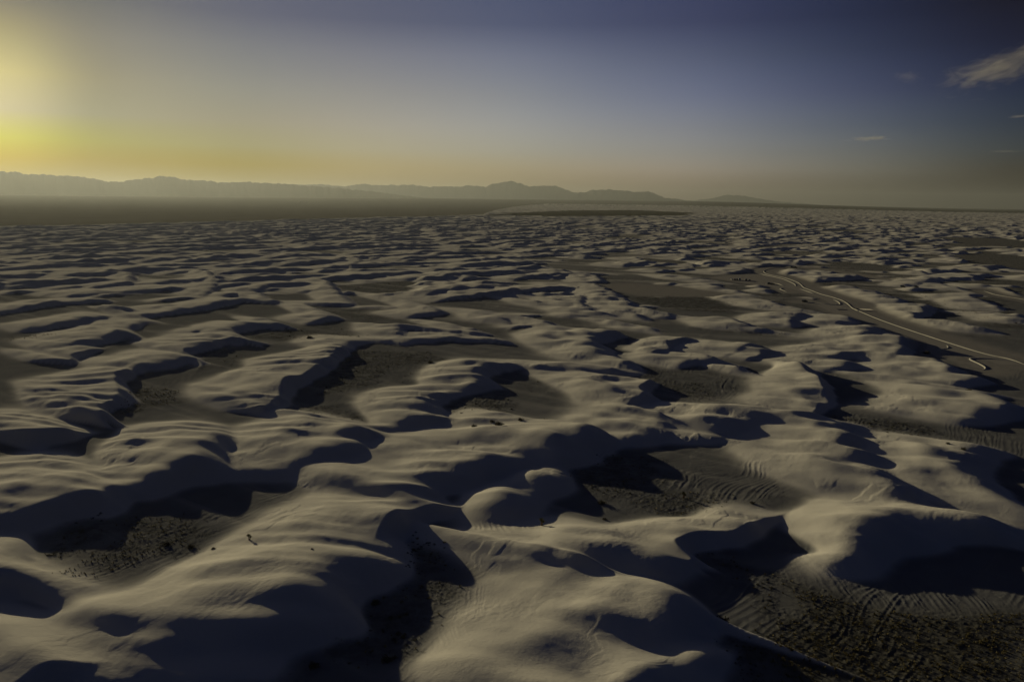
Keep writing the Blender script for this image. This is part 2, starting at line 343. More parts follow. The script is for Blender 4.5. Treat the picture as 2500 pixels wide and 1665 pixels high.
cnt = 0
ZF = np.zeros_like(Z)
def field(su, sv, jit, keep, wd_, h_, L_, gap, rmax, seed):
    global cnt
    q_ = np.random.RandomState(seed)
    nu, nv_ = int(4100 / su), int(4400 / sv)
    for iu in range(-nu, nu):
        for iv in range(-nv_ // 4, nv_):
            rnd = q_.uniform(size=12)
            cu = (iu + .5 * (iv % 2) + jit * (rnd[8] - .5)) * su
            cv = (iv + jit * (rnd[9] - .5)) * sv
            c = WIND * cu + NW * cv
            r = math.hypot(c[0], c[1]); a = math.atan2(c[0], c[1])
            if c[1] < 0 or abs(a) > rad(43.5) or r > rmax or rnd[10] > keep: continue
            fx, fy = fy_at(c[0], c[1], 4)
            if fy > 752 and -150 < fx < 2500: continue
            if wd_[1] > 60 and fy > (640 if fx > 1200 else 668): continue
            if r > np.interp(a, AZ, LIM_R) - 30: continue
            if noise(np.array([c[0] / 190. + 5]), np.array([c[1] / 150.]), 19)[0] < gap + .45 * max(0, a): continue
            side = np.clip((a + .55) / 1.1, 0, 1)
            wd = (wd_[0] + (wd_[1] - wd_[0]) * rnd[0] ** 1.6) * (1.2 - .4 * side)
            h0 = h_[0] + (h_[1] - h_[0]) * (.5 * rnd[1] + .5 * (wd - wd_[0]) / (wd_[1] - wd_[0] + 1))
            nv = 9
            vv = np.linspace(-.5, .5, nv) * wd
            uu = (wd / 9.) * noise(np.full(nv, cu / 50. + 3), (cv + vv) / (wd * .4), 5) + (rnd[2] * .2 + .02) * wd * (2 * vv / wd) ** 2 + rnd[3] * .15 * wd * 2 * vv / wd
            hh = h0 * (1 - .75 * np.abs(2 * vv / wd) ** 2.2)
            P = [(c[0] + WIND[0] * q + NW[0] * p, c[1] + WIND[1] * q + NW[1] * p, max(.3, z)) for q, p, z in zip(uu, vv, hh)]
            stamp(P, L=(L_[0] + (L_[1] - L_[0]) * rnd[4]) * (1.15 - .3 * side), k=.3 + 1.0 * rnd[5] ** 2 + .5 * side, E=wd * .1, ks=.6, arr=ZF)
            cnt += 1
field(64, 80, 1.0, .95, (45, 170), (1.8, 4.4), (34, 62), -.62, 3300, 31)
field(40, 42, 1.0, .55, (18, 55), (.8, 2.3), (16, 34), -.5, 2300, 32)
def gpl(pts): return [gp(x, y) for x, y in pts]
# open flats that the dunes leave free
OPEN = [('P2', [(560,655),(900,645),(1050,690),(1010,728),(700,705)], 1), ('P2', [(850,762),(1150,790),(1300,838),(1000,812)], .8),
        ('P1', [(1540,600),(1750,580),(1920,575),(1900,630),(1560,635)], .7), ('P1', [(1470,715),(1750,705),(1960,745),(1700,770),(1540,748)], .7),
        ('P2', [(2000,460),(2200,450),(2420,470),(2420,540),(2150,505)], 1), ('P2', [(1400,485),(1700,500),(1900,540),(1600,530)], .8),
        ('P2', [(1720,610),(1950,640),(2100,670),(1850,660)], .7), ('P2', [(1940,690),(2200,730),(2420,800),(2200,790)], .8), ('P2', [(560,470),(760,480),(860,505),(680,500)], .7), ('P2', [(1950,375),(2250,380),(2420,400),(2420,430),(2100,415)], 1),
]
open_m = np.zeros_like(Z)
for c, pg, dk in OPEN:
    a, b, sd = poly_mask(gpl([cf(c, x, y) for x, y in pg]), 30)
    dd = sd + 9 * noise(X[a, b] / 28., Y[a, b] / 28., 18)
    ZF[a, b] *= sstep(-6, 10, dd)
    open_m[a, b] = np.maximum(open_m[a, b], dk * (1 - sstep(-8, 6, dd)))
Z = smax(Z, ZF, .6)
print('field dunes', cnt, time.time() - T0)

U = X * WIND[0] + Y * WIND[1]; V = X * NW[0] + Y * NW[1]
R2 = np.broadcast_to(RR[:, None], Z.shape)
A2 = np.broadcast_to(AZ[None, :], Z.shape)
# far dunes as one continuous relief
far = sstep(2900, 3500, R2) * (1 - sstep(-60, 120, R2 - LIM_R[None, :]))
i0 = np.searchsorted(RR, 2850); i1 = np.searchsorted(RR, 14500)
sl_ = slice(i0, i1)
ph = U[sl_] / 95. + 1.3 * noise(U[sl_] / 160., V[sl_] / 110., 21) + .5 * noise(U[sl_] / 70, V[sl_] / 60., 22)
fr = ph - np.floor(ph)
saw = np.where(fr < .8, fr / .8, (1 - fr) / .2)
amp = np.clip(4.2 * (.55 + .9 * noise(U[sl_] / 120., V[sl_] / 80., 23)), 0, 8)
Z[sl_] = np.maximum(Z[sl_], (np.maximum(0, saw - .25) / .75 * amp) * far[sl_])

# ---- levelled ground: road, pull-outs, parking
def line_dist(pts, pad):
    pts = np.array(pts)
    c = pts.mean(0); rd = np.max(np.linalg.norm(pts - c, axis=1)) + pad
    a, b = grid_slice(c[0], c[1], rd)
    x, y = X[a, b], Y[a, b]
    dd = np.full(x.shape, 1e9)
    for p, q in zip(pts[:-1], pts[1:]):
        e = q - p; t = np.clip(((x - p[0]) * e[0] + (y - p[1]) * e[1]) / (e @ e + 1e-9), 0, 1)
        dd = np.minimum(dd, np.hypot(x - p[0] - t * e[0], y - p[1] - t * e[1]))
    return a, b, dd

def src(ox, oy, sc, pts): return [((ox + x / sc) * .9416, (oy + y / sc) * .9416) for x, y in pts]
B_MAIN = gpl(src(1850, 640, 9.42, [(700,128),(400,140),(230,172),(140,215),(190,265),(300,300),(600,360),(850,440),(980,510),(1050,580),(1150,625),(1350,700),(1490,750),(1750,820),(1950,890),(2080,970),(2180,1060),(2320,1130)])
    + src(1600, 600, 2.617, [(1260,400),(1400,460),(1550,515),(1700,565),(1870,620),(2100,690),(2260,725),(2380,765)]))
B_INNER = gpl(src(1850, 640, 9.42, [(60,270),(200,310),(400,350),(600,400),(750,460),(860,520),(870,555)]))
B_SHORT = gpl(src(1850, 640, 9.42, [(340,480),(450,500),(600,550)]))
B_HOOK = gpl(src(1850, 640, 9.42, [(680,690),(520,625),(560,608),(640,600)]))
B_STRIP = gpl(src(1850, 640, 9.42, [(970,620),(1150,680),(1300,730)]))
B_LOOP = gpl(src(1850, 640, 9.42, [(1740,860),(1850,920),(1890,960),(1865,985),(1600,975),(1300,940),(1000,915)]))
B_NEAR = gpl(src(2200, 820, 7.85, [(2200,490),(1700,440),(1400,436),(1320,455),(1500,540),(1610,605),(1615,640),(1560,652)]))
B_CURL = gpl(src(2200, 820, 7.85, [(880,185),(905,215),(880,242),(700,265)]))
B_RIGHT = gpl(src(1600, 600, 2.617, [(2100,290),(2180,315),(2355,345),(2480,372)]))
ROAD_BACK = gpl(src(1850, 640, 9.42, [(140,195),(400,128),(800,118),(1200,140),(1700,200),(2355,300),(2900,400)]))
LOT1 = gpl([cf('P2', x, y) for x, y in [(900,560),(1010,548),(1150,535),(1310,592),(1290,608),(1230,622),(1180,600),(1060,585)]])
FLAT1 = gpl([cf('P2', x, y) for x, y in [(395,590),(560,588),(760,605),(1000,640),(900,648),(600,645),(470,620)]])
LOT2 = gpl([cf('P2', x, y) for x, y in [(1330,660),(1500,690),(1560,730),(1500,735),(1420,700)]])
LOT3 = gpl([cf('B4', x, y) for x, y in [(1330,110),(1560,90),(2000,235),(1760,262),(1890,345),(1760,320),(1480,240),(1350,190)]])
levelled = np.zeros_like(Z)
for pl, hw in ((B_MAIN, 11), (B_INNER, 7), (B_SHORT, 6), (B_HOOK, 6), (B_STRIP, 6), (B_LOOP, 6), (B_NEAR, 7), (B_CURL, 5), (B_RIGHT, 8), (ROAD_BACK, 7)):
    a, b, dd = line_dist(pl, 40)
    levelled[a, b] = np.maximum(levelled[a, b], 1 - sstep(hw, hw + 14, dd))
for pg in (LOT1, FLAT1, LOT2, LOT3):
    a, b, sd = poly_mask(pg, 30)
    levelled[a, b] = np.maximum(levelled[a, b], 1 - sstep(-3, 12, sd))
Z *= 1 - levelled

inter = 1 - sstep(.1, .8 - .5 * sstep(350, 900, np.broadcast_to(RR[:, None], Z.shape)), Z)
slip = np.zeros_like(Z)
gz_r = np.gradient(Z, axis=0) / np.gradient(RR)[:, None]
near = 1 - sstep(500, 1500, R2)
dunes = np.clip(Z / 3.0, 0, 1) * (1 - levelled)
# wind flutes running up the wind sides, broad hollows, blown-out dents
iN = np.searchsorted(RR, 3200)
n_ = slice(0, iN)
u_, v_ = U[n_], V[n_]
wp = 5 * noise(u_ / 40., v_ / 40., 31)
bend = .25 * (u_ % 1e9) * 0
left = 1 - sstep(-.18, .12, A2[n_])
ua, va = X[n_] * .985 - Y[n_] * .17, X[n_] * .17 + Y[n_] * .985 + wp
far_ = 1 + sstep(350, 1500, R2[n_]) * 1.2
fl = noise(ua / 48. + 7, va / (6.8 * far_), 32) * .62 + noise(ua / 36., va / (4.2 * far_), 33) * .24
pm = sstep(-.5, .2, noise(u_ / 70., v_ / 70., 34))
Z[n_] += dunes[n_] * fl * pm * (.45 + 1.25 * left) * (.55 + .45 * sstep(150, 260, R2[n_]))
hol = fbm((u_ + wp) / 24., v_ / 16., 35, 2)
Z[n_] += dunes[n_] * hol * (2.3 - 1.0 * left)
# small scarps and ripples left by older surfaces low on the wind sides
nn_ = slice(0, np.searchsorted(RR, 700))
u_, v_ = U[nn_], V[nn_]
q = noise(u_ / 9., v_ / 14., 41) + .4 * noise(u_ / 3., v_ / 4., 42)
sc_ = sstep(.0, .10, q) * .13 + sstep(.35, .43, q) * .12
zm = np.exp(-((Z[nn_] - 2.0) / 1.5) ** 2) * sstep(-.05, .35, noise(u_ / 30., v_ / 30., 43))
Z[nn_] += sc_ * zm * (.45 + .55 * sstep(140, 220, R2[nn_]))
Z[nn_] += .03 * noise(u_ / .9, v_ / 1.6, 44) * sstep(.1, .6, noise(u_ / 18., v_ / 18., 45)) * (1 - levelled[nn_])
Z[nn_] += (1 - inter[nn_]) * (.07 * fbm(u_ / 3.2, v_ / 2.4, 47, 2) * (.4 + .6 * sstep(-.2, .4, noise(u_ / 25., v_ / 25., 48))))
# flat ground between dunes: low swells and hummocks
Z[nn_] += inter[nn_] * (1 - levelled[nn_]) * (.10 * fbm(u_ / 7., v_ / 7., 46, 3))

ph = (u_ + 5 * noise(u_ / 32., v_ / 26., 49) + 1.2 * noise(u_ / 9., v_ / 12., 50)) / 1.6 + .6 * noise(u_ / 2.5, v_ / 50., 56)
Z[nn_] += inter[nn_] * (1 - levelled[nn_]) * sstep(-.05, .25, noise(u_ / 24. + 3, v_ / 30., 59)) * .085 * (np.abs(2 * (ph - np.floor(ph)) - 1) ** 1.6 - .3) * (.3 + .9 * hash2(np.floor(ph), np.floor(ph * 0), 60))
# cross-bedding of vanished dunes, standing out as rows of low ridges
STR = [
 ('A1', [(430,700),(1000,330),(1650,180),(2227,-60),(2300,100),(1720,430),(1050,760),(600,790)], (700,750,2100,180), 1.3, .22),
 ('A4', [(100,540),(240,440),(520,510),(850,620),(1700,760),(2227,880),(2227,1000),(2100,1090),(1350,1000),(640,830),(160,700)], (650,560,1050,960), 1.2, .20),
 ('B2', [(1230,1085),(1640,1060),(1560,1190),(1240,1195)], (1385,1100,1400,1190), 1.9, .22),
 ('B2', [(1200,960),(1560,950),(1680,1030),(1600,1065),(1220,1075)], (1500,960,1560,1050), 2.2, .16),
 ('A2', [(1850,240),(2227,230),(2450,260),(2560,380),(2227,500),(1950,560)], (2090,250,2100,480), 1.5, .24),
 ('B3', [(1300,270),(1560,280),(1620,380),(1320,370)], (1440,290,1430,370), 2.8, .24),
 ('B3', [(1730,420),(1980,440),(2005,540),(1780,580)], (1850,430,1880,560), 2.8, .26),
 ('B3', [(1080,1330),(1400,1190),(1560,1260),(1620,1380),(1350,1420)], (1345,1240,1320,1390), 2.2, .26),
 ('B1', [(0,1010),(700,980),(780,1060),(600,1210),(100,1260),(0,1280)], (150,1240,520,1040), 1.7, .20),
 ('B2', [(0,1300),(550,1310),(530,1400),(250,1530),(0,1560)], (60,1530,540,1360), 1.5, .22),
 ('B3', [(0,400),(150,430),(330,520),(600,760),(560,800),(400,740),(330,640)], (390,640,520,790), 2.2, .2),
 ('B4', [(1930,1060),(2050,1070),(2227,1200),(2227,1260),(2100,1240),(1960,1160)], (1960,1090,2090,1220), 1.8, .24),
 ('B3', [(1960,1200),(2227,1150),(2227,1290),(2000,1260)], (2200,1170,2130,1270), 2.0, .24),
 ('A2', [(1720,830),(1950,740),(1960,1000),(1880,1280),(1600,1300)], (1745,1040,1740,1240), 1.0, .10),
 ('B4', [(1150,990),(1480,960),(1450,1000),(1180,1020)], (1280,970,1300,1010), 1.8, .2),
 ('B3', [(2050,1060),(2227,1040),(2227,1100)], (2120,1040,2180,1100), 1.8, .2),
 ('B2', [(640,600),(830,520),(960,530),(830,570),(700,650)], (690,640,860,540), 1.6, .2),
 ('B2', [(1150,360),(1500,300),(1340,390)], (1200,380,1450,320), 1.6, .2),
]
for c, pg, ln, sp_, am in STR:
    a, b, sd = poly_mask(gpl([cf(c, x, y) for x, y in pg]), 6)
    d = gp(*cf(c, ln[2], ln[3])) - gp(*cf(c, ln[0], ln[1])); d /= np.linalg.norm(d)
    x, y = X[a, b], Y[a, b]
    al = x * d[0] + y * d[1]; ac = -x * d[1] + y * d[0]
    ac = ac + 3.0 * noise(al / 22., ac / 30., 51) + .5 * noise(al / 5., ac / 6., 52)
    ph = ac / sp_ + .8 * noise(ac / 4., al / 40., 53)
    ph = ph + .7 * noise(ac / 2.3, al / 60., 57)
    f = np.abs(2 * (ph - np.floor(ph)) - 1) ** 1.6 * (.25 + .9 * hash2(np.floor(ph), np.floor(ph * 0), 58))
    mk = (1 - sstep(-3, 3, sd + 2 * noise(x / 5., y / 5., 54))) * (1 - sstep(.6, 1.6, Z[a, b] - .1)) * (.45 + .55 * sstep(-.2, .3, noise(x / 8., y / 8., 55)))
    Z[a, b] += mk * am * .55 * (f - .3)

# far plain climbs towards the mountains
Z += sstep(7000, 26000, R2) * 150 * (1 - sstep(rad(12), rad(31), A2)) * (.75 + .25 * sstep(rad(-30), rad(-5), A2))
# patches of desert scrub: (crop, outline, how many, size range, kind, name, label)
ZONES = [
 ('A4', [(200,740),(640,860),(1300,1000),(1500,1010),(2300,960),(2300,1650),(150,1650),(0,1300),(60,1050),(300,1000)], 1500, (.35,.8), 0, 'grass tussocks on the dark flat at bottom right', 'dry grass tussock on the dark flat below the big shaded dune'),
 ('A2', [(1380,300),(1650,380),(1650,600),(1350,650),(1200,560)], 80, (.35,.7), 1, 'shrubs in the shaded trough at bottom centre', 'small dark shrub in the cluster inside the shaded central trough'),
 ('A2', [(1100,800),(1650,650),(1350,1350),(500,1500),(800,1150)], 26, (.5,1.1), 1, 'shrubs low in the shaded trough', 'lone dark shrub scattered low in the shaded trough near the bottom edge'),
 ('B3', [(540,1230),(720,1080),(1150,1100),(1300,1300),(1000,1500),(700,1400)], 190, (.3,.7), 1, 'shrubs in the hollow under the sharp peak', 'low dark shrub in the shaded hollow under the sharp central peak'),
 ('A3', [(1000,20),(1250,-100),(1800,-60),(1900,30),(1700,140),(1250,120)], 130, (.3,.6), 0, 'tussocks in front of the striped hollow', 'dry tussock on the sunlit rim just below the striped hollow'),
 ('A3', [(1550,480),(1750,430),(2300,720),(2300,1000),(2050,760)], 60, (.3,.7), 1, 'shrubs inside the crescent shadow', 'dark shrub in the shadow inside the bottom crescent dune'),
 ('A3', [(1800,1250),(2227,1100),(2227,1600),(2000,1600)], 40, (.3,.7), 1, 'shrubs behind the bottom dune', 'dark shrub in the shade behind the bottom centre dome'),
 ('B2', [(1660,680),(1900,570),(2227,600),(2227,760),(1750,780)], 150, (.4,.8), 1, 'shrubs in the central interdune hollow', 'dark shrub in the grey hollow right of the centre ridge'),
 ('B2', [(720,230),(850,180),(1500,200),(1650,270),(1200,330),(950,500),(700,560),(560,560)], 480, (.4,.9), 1, 'shrubs on the wide grey flat', 'low shrub on the wide grey flat behind the fluted dune'),
 ('B2', [(380,690),(700,660),(960,800),(900,820),(420,735)], 110, (.35,.7), 1, 'shrubs along the thin bright crest', 'small shrub on the flat just behind the thin bright crest'),
 ('B1', [(1060,610),(1250,500),(1520,520),(1560,640),(1040,740)], 200, (.4,.9), 0, 'tussocks on the flat at left centre', 'brown tussock on the flat between the two fluted dunes'),
 ('B1', [(900,690),(1010,640),(1040,740),(960,760)], 30, (.4,.8), 1, 'shrubs under the left slip face', 'dark shrub at the foot of the left dune slip face'),
 ('A1', [(430,700),(900,400),(1200,150),(1650,140),(1700,230),(1600,400),(900,640)], 240, (.3,.75), 0, 'tussocks on the striped trough floor', 'tussock on the striped floor of the shaded trough at lower left'),
 ('A1', [(350,500),(500,250),(950,100),(1000,260),(500,600)], 25, (.5,1.0), 1, 'shrubs in the deep shade at lower left', 'dark shrub in the deep shade of the lower left trough'),
 ('B1', [(60,60),(520,45),(480,80),(40,110)], 60, (.5,1.0), 0, 'scrub along the left edge hollow', 'brown scrub in the narrow hollow at the left edge'),
 ('B3', [(1060,350),(1250,330),(1250,420),(1120,400)], 50, (.4,.8), 1, 'shrubs at the end of the long shadow', 'dark shrub at the mouth of the long narrow shadow right of centre'),
 ('B3', [(1250,430),(1650,470),(1780,580),(1620,640),(1350,520)], 130, (.3,.6), 1, 'shrubs on the brown flat with arched ridges', 'small shrub on the brown flat beside the arched sand ridges'),
 ('B4', [(600,770),(1000,780),(1400,840),(1550,930),(1100,940)], 240, (.4,.8), 1, 'shrubs on the dark flat at right', 'dark shrub on the speckled flat at the right'),
 ('P1', [(1130,840),(1330,800),(1750,835),(1400,850)], 120, (.6,1.2), 1, 'shrubs on the flat behind the middle ridge', 'dark shrub on the flat behind the long middle ridge'),
 ('P2', [(560,650),(900,640),(1050,690),(1010,730),(680,700)], 200, (.7,1.4), 1, 'shrubs on the dark flat below the parking area', 'dark shrub on the dark flat below the parked cars'),
 ('P2', [(850,760),(1150,790),(1300,840),(1000,810)], 90, (.7,1.2), 1, 'shrubs on the long flat at right', 'dark shrub on the long brown flat left of the road'),
 ('P2', [(1500,620),(1900,640),(2300,720),(2340,800),(1800,690)], 160, (.8,1.6), 1, 'shrubs right of the road', 'dark shrub on the flat right of the road'),
]
zone_m = np.zeros_like(Z)
for c, pg, n, szr, kd, gname, lab in ZONES:
    a, b, sd = poly_mask(gpl([cf(c, x, y) for x, y in pg]), 12)
    w_ = (1 - sstep(-4, 6, sd + 5 * noise(X[a, b] / 9., Y[a, b] / 9., 63))) * inter[a, b]
    zone_m[a, b] = np.maximum(zone_m[a, b], w_)
zn = slice(0, np.searchsorted(RR, 420))
uz, vz = U[zn], V[zn]
Z[zn] += zone_m[zn] * (.09 * sstep(.1, .6, noise(uz / 1.5, vz / .7, 64)) + .07 * sstep(.1, .6, noise(uz / .8, vz / .45, 65)))
# ground cover: how much scrub darkens the flats
veg = inter * (1 - levelled) * np.clip(.12 + .7 * fbm(U / 120., V / 90., 61, 3) + .75 * sstep(rad(-4), rad(25), A2) * sstep(450, 900, R2), 0, 1)
veg = np.maximum(veg, .8 * zone_m)
veg = np.maximum(veg, open_m * inter * (1 - levelled))
veg *= 1 - sstep(0, 60, R2 - LIM_R[None, :])
flat = sstep(-20, 60, R2 - LIM_R[None, :]) * sstep(1200, 1700, R2)
dark = np.zeros_like(Z)
a, b, sd = poly_mask(gpl([(1120, 496), (1177, 490), (1300, 485), (1450, 484), (1600, 490), (1590, 496), (1400, 498), (1250, 498)]), 100)
dark[a, b] = 1 - sstep(-60, 60, sd + 80 * noise(X[a, b] / 150., Y[a, b] / 150., 62))
a, b, sd = poly_mask(gpl([cf('A4', x, y) for x, y in ZONES[0][1]]), 14)
dark[a, b] = np.maximum(dark[a, b], .55 * (1 - sstep(-8, 8, sd)) * inter[a, b])
dark = np.maximum(dark, sstep(12500, 14500, R2) * sstep(rad(10), rad(16), A2))
print('relief', time.time() - T0)

# ------------------------------------------------------------------ meshes and materials
def mesh_obj(name, co, faces, mat=None, parent=None, smooth=False):
    me = bpy.data.meshes.new(name)
    me.from_pydata([tuple(map(float, c)) for c in co], [], [tuple(map(int, f)) for f in faces])
    if smooth: me.polygons.foreach_set('use_smooth', np.ones(len(me.polygons), bool))
    me.update()
    if mat: me.materials.append(mat)
    o = bpy.data.objects.new(name, me); C.objects.link(o)
    if parent: o.parent = parent
    return o

def grid_mesh(name, X, Y, Z, attrs, mat):
    nr, nc = X.shape
    me = bpy.data.meshes.new(name)
    co = np.stack([X, Y, Z], -1).reshape(-1, 3).astype(np.float32)
    i = np.arange(nr - 1)[:, None] * nc + np.arange(nc - 1)[None, :]
    q = np.stack([i, i + 1, i + nc + 1, i + nc], -1).reshape(-1, 4)
    me.vertices.add(len(co)); me.vertices.foreach_set('co', co.ravel())
    me.loops.add(q.size); me.loops.foreach_set('vertex_index', q.ravel().astype(np.int32))
    me.polygons.add(len(q)); me.polygons.foreach_set('loop_start', np.arange(0, q.size, 4, dtype=np.int32))
    me.polygons.foreach_set('use_smooth', np.ones(len(q), bool))
    me.update()
    for k, a in attrs.items():
        at = me.attributes.new(k, 'FLOAT', 'POINT'); at.data.foreach_set('value', a.ravel().astype(np.float32))
    me.materials.append(mat)
    o = bpy.data.objects.new(name, me); C.objects.link(o)
    return o

class Mat:
    def __init__(s, name, rough=.9, spec=.2):
        s.m = bpy.data.materials.new(name); s.m.use_nodes = True
        s.t = s.m.node_tree; s.b = s.t.nodes['Principled BSDF']
        s.b.inputs['Roughness'].default_value = rough; s.b.inputs['Specular IOR Level'].default_value = spec
    def n(s, t, **kw):
        q = s.t.nodes.new(t)
        for k, v in kw.items(): setattr(q, k, v)
        return q
    def val(s, q, i, v):
        if hasattr(v, 'is_linked'): s.t.links.new(v, q.inputs[i])
        else: q.inputs[i].default_value = v
    def mix(s, f, a, b):
        q = s.n('ShaderNodeMix', data_type='RGBA')
        s.val(q, 0, f); s.val(q, 6, a if hasattr(a, 'is_linked') else (*a, 1)); s.val(q, 7, b if hasattr(b, 'is_linked') else (*b, 1))
        return q.outputs[2]
    def noise(s, scale, detail=3, rough=.55):
        tc = s.n('ShaderNodeTexCoord'); q = s.n('ShaderNodeTexNoise')
        s.t.links.new(tc.outputs['Object'], q.inputs['Vector']); q.inputs['Scale'].default_value = scale; q.inputs['Detail'].default_value = detail; q.inputs['Roughness'].default_value = rough
        return q.outputs['Fac']
    def ramp(s, f, a, b):
        q = s.n('ShaderNodeMapRange', clamp=True); s.val(q, 0, f); q.inputs[1].default_value = a; q.inputs[2].default_value = b
        return q.outputs[0]
    def mul(s, a, b):
        q = s.n('ShaderNodeMath', operation='MULTIPLY'); s.val(q, 0, a); s.val(q, 1, b); return q.outputs[0]
    def attr(s, n):
        q = s.n('ShaderNodeAttribute'); q.attribute_name = n; return q.outputs['Fac']
    def col(s, c): s.val(s.b, 'Base Color', c if hasattr(c, 'is_linked') else (*c, 1))
    def bump(s, h, st, d):
        q = s.n('ShaderNodeBump'); q.inputs['Strength'].default_value = st; q.inputs['Distance'].default_value = d
        s.val(q, 'Height', h); s.t.links.new(q.outputs[0], s.b.inputs['Normal'])

ms = Mat('gypsum_sand', 1.0, 0.0)
c = ms.mix(ms.noise(.05, 4), (.49, .475, .435), (.59, .575, .53))
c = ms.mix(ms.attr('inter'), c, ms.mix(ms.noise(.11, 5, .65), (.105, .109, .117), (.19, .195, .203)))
vg = ms.mul(ms.attr('veg'), ms.ramp(ms.noise(.22, 5, .7), .35, .62))
c = ms.mix(vg, c, (.056, .056, .052))
c = ms.mix(ms.attr('levelled'), c, ms.mix(ms.noise(.2, 4), (.20, .193, .185), (.27, .26, .245)))
c = ms.mix(ms.attr('flat'), c, ms.mix(ms.noise(.004, 6, .65), (.11, .105, .09), (.18, .172, .15)))
c = ms.mix(ms.attr('dark'), c, (.06, .055, .035))
ms.col(c)
ms.bump(ms.noise(1.6, 6, .75), .55, .13)
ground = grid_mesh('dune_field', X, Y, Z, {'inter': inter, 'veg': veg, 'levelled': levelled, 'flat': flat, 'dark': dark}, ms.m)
ground['kind'] = 'structure'

def hz(x, y):
    """height of the sand sheet at a point"""
    r = math.hypot(x, y); a = math.atan2(x, y)
    i = min(NR - 2, max(0, np.searchsorted(RR, r) - 1)); fj = (a - AZ[0]) / (AZ[1] - AZ[0]); j = min(NC - 2, max(0, int(fj)))
    fi = (r - RR[i]) / (RR[i + 1] - RR[i]); fj -= j
    return float((Z[i, j] * (1 - fj) + Z[i, j + 1] * fj) * (1 - fi) + (Z[i + 1, j] * (1 - fj) + Z[i + 1, j + 1] * fj) * fi)
def hit(px, py):
    """where the line of sight through a measured place meets the sand"""
    z = 0.0
    for _ in range(12):
        g = gp(px, py, z); z = .5 * z + .5 * hz(g[0], g[1])
    g = gp(px, py, z)
    return g[0], g[1], hz(g[0], g[1])
print('done', time.time() - T0)

# ------------------------------------------------------------------ mountains
mm = Mat('mountain_rock', 1.0, 0.0)
mm.col(mm.mix(mm.noise(.0012, 5), (.045, .042, .04), (.065, .06, .055)))
def ray(px, py):
    d = fwd * FF + rgt * (px - FW / 2) - upv * (py - FH / 2)
    return math.atan2(d[0], d[1]), d[2] / math.hypot(d[0], d[1])
def mountain(name, D, half, sky_, seed, base_h=0.0):
    az, tn = zip(*[ray(x, y) for x, y in sky_])
    aa = np.linspace(az[0], az[-1], int((az[-1] - az[0]) / .0007))
    crest = CAM_H + D * np.interp(aa, az, tn)
    crag = crest.clip(0, 400) * .17 * fbm(aa * 130, aa * 0 + seed, seed, 4)
    dep = np.linspace(-1, 1, 121)
    AA, DD = np.meshgrid(aa, dep)
    wob = .18 * fbm(AA * 60, DD * 0 + seed * 1.7, seed + 3, 2)
    t = np.abs(DD - wob * (1 - np.abs(DD)))
    prof = np.clip(1 - t, 0, 1) ** 1.25
    rid = 1 - np.abs(noise(AA * 60 + DD * 2.9, DD * 2.2 + seed, seed + 5))
    rid2 = 1 - np.abs(noise(AA * 330 - DD, DD * 5 + seed, seed + 6))
    Zm = (crest[None, :] + crag[None, :] * prof ** 2) * prof * (1 - (1 - prof) * (.10 * rid)) 
    Zm = Zm - 25 * (1 - prof)
    R = D + DD * half
    # the crest keeps its elevation angle wherever it wanders
    Zm = CAM_H * prof + (Zm - CAM_H * prof) * (1 + (R - D) / D * prof)
    o = grid_mesh(name, R * np.sin(AA), R * np.cos(AA), Zm, {}, mm.m)
    o['kind'] = 'structure'
    return o
mountain('mountain_range', 27000, 5200, [(-420,400),(-200,396),(-60,392),(0,394),(40,396),(70,402),(100,401),(130,404),(170,405),(200,409),(228,412),(240,417),(262,419),(290,416),(330,411),(360,407),(378,405),(395,407),(420,413),(460,415),(485,417),(500,419),(530,420),(570,418),(600,421),(640,422),(700,427),(780,433),(860,441),(950,452),(1040,466),(1100,475)], 3)
mountain('mountain_range', 36000, 4200, [(300,470),(420,450),(560,432),(640,424),(690,425),(740,424),(790,429),(830,423),(870,426),(920,426),(950,425),(985,430),(1020,429),(1060,429),(1085,426),(1115,430),(1130,424),(1150,420),(1175,416.5),(1195,421),(1215,429),(1235,428),(1262,427),(1280,428),(1300,436),(1320,443),(1345,442),(1362,437),(1400,436),(1440,439),(1460,442),(1490,440),(1508,446),(1525,455),(1560,458),(1600,466),(1640,474)], 8)
mountain('mountain_range', 45500, 1400, [(1500,472),(1560,462),(1600,461),(1640,456),(1662,450),(1690,448.5),(1720,452),(1750,458),(1790,464),(1850,468),(1900,473),(1960,478)], 13)

# ------------------------------------------------------------------ air
def box(name, lo, hi, mat):
    x0, y0, z0 = lo; x1, y1, z1 = hi
    return mesh_obj(name, [(x0,y0,z0),(x1,y0,z0),(x1,y1,z0),(x0,y1,z0),(x0,y0,z1),(x1,y0,z1),(x1,y1,z1),(x0,y1,z1)], [(0,3,2,1),(4,5,6,7),(0,1,5,4),(1,2,6,5),(2,3,7,6),(3,0,4,7)], mat)
hm = bpy.data.materials.new('haze_air'); hm.use_nodes = True
hm.node_tree.nodes.clear()
ho = hm.node_tree.nodes.new('ShaderNodeOutputMaterial'); hv = hm.node_tree.nodes.new('ShaderNodeVolumePrincipled')
hv.inputs['Color'].default_value = (.44, .48, .50, 1); hv.inputs['Density'].default_value = 2.2e-5; hv.inputs['Anisotropy'].default_value = .5
hm.node_tree.links.new(hv.outputs[0], ho.inputs['Volume'])
haze = box('haze', (-52000, -3000, -40), (52000, 52000, 900), hm)
haze['kind'] = 'stuff'

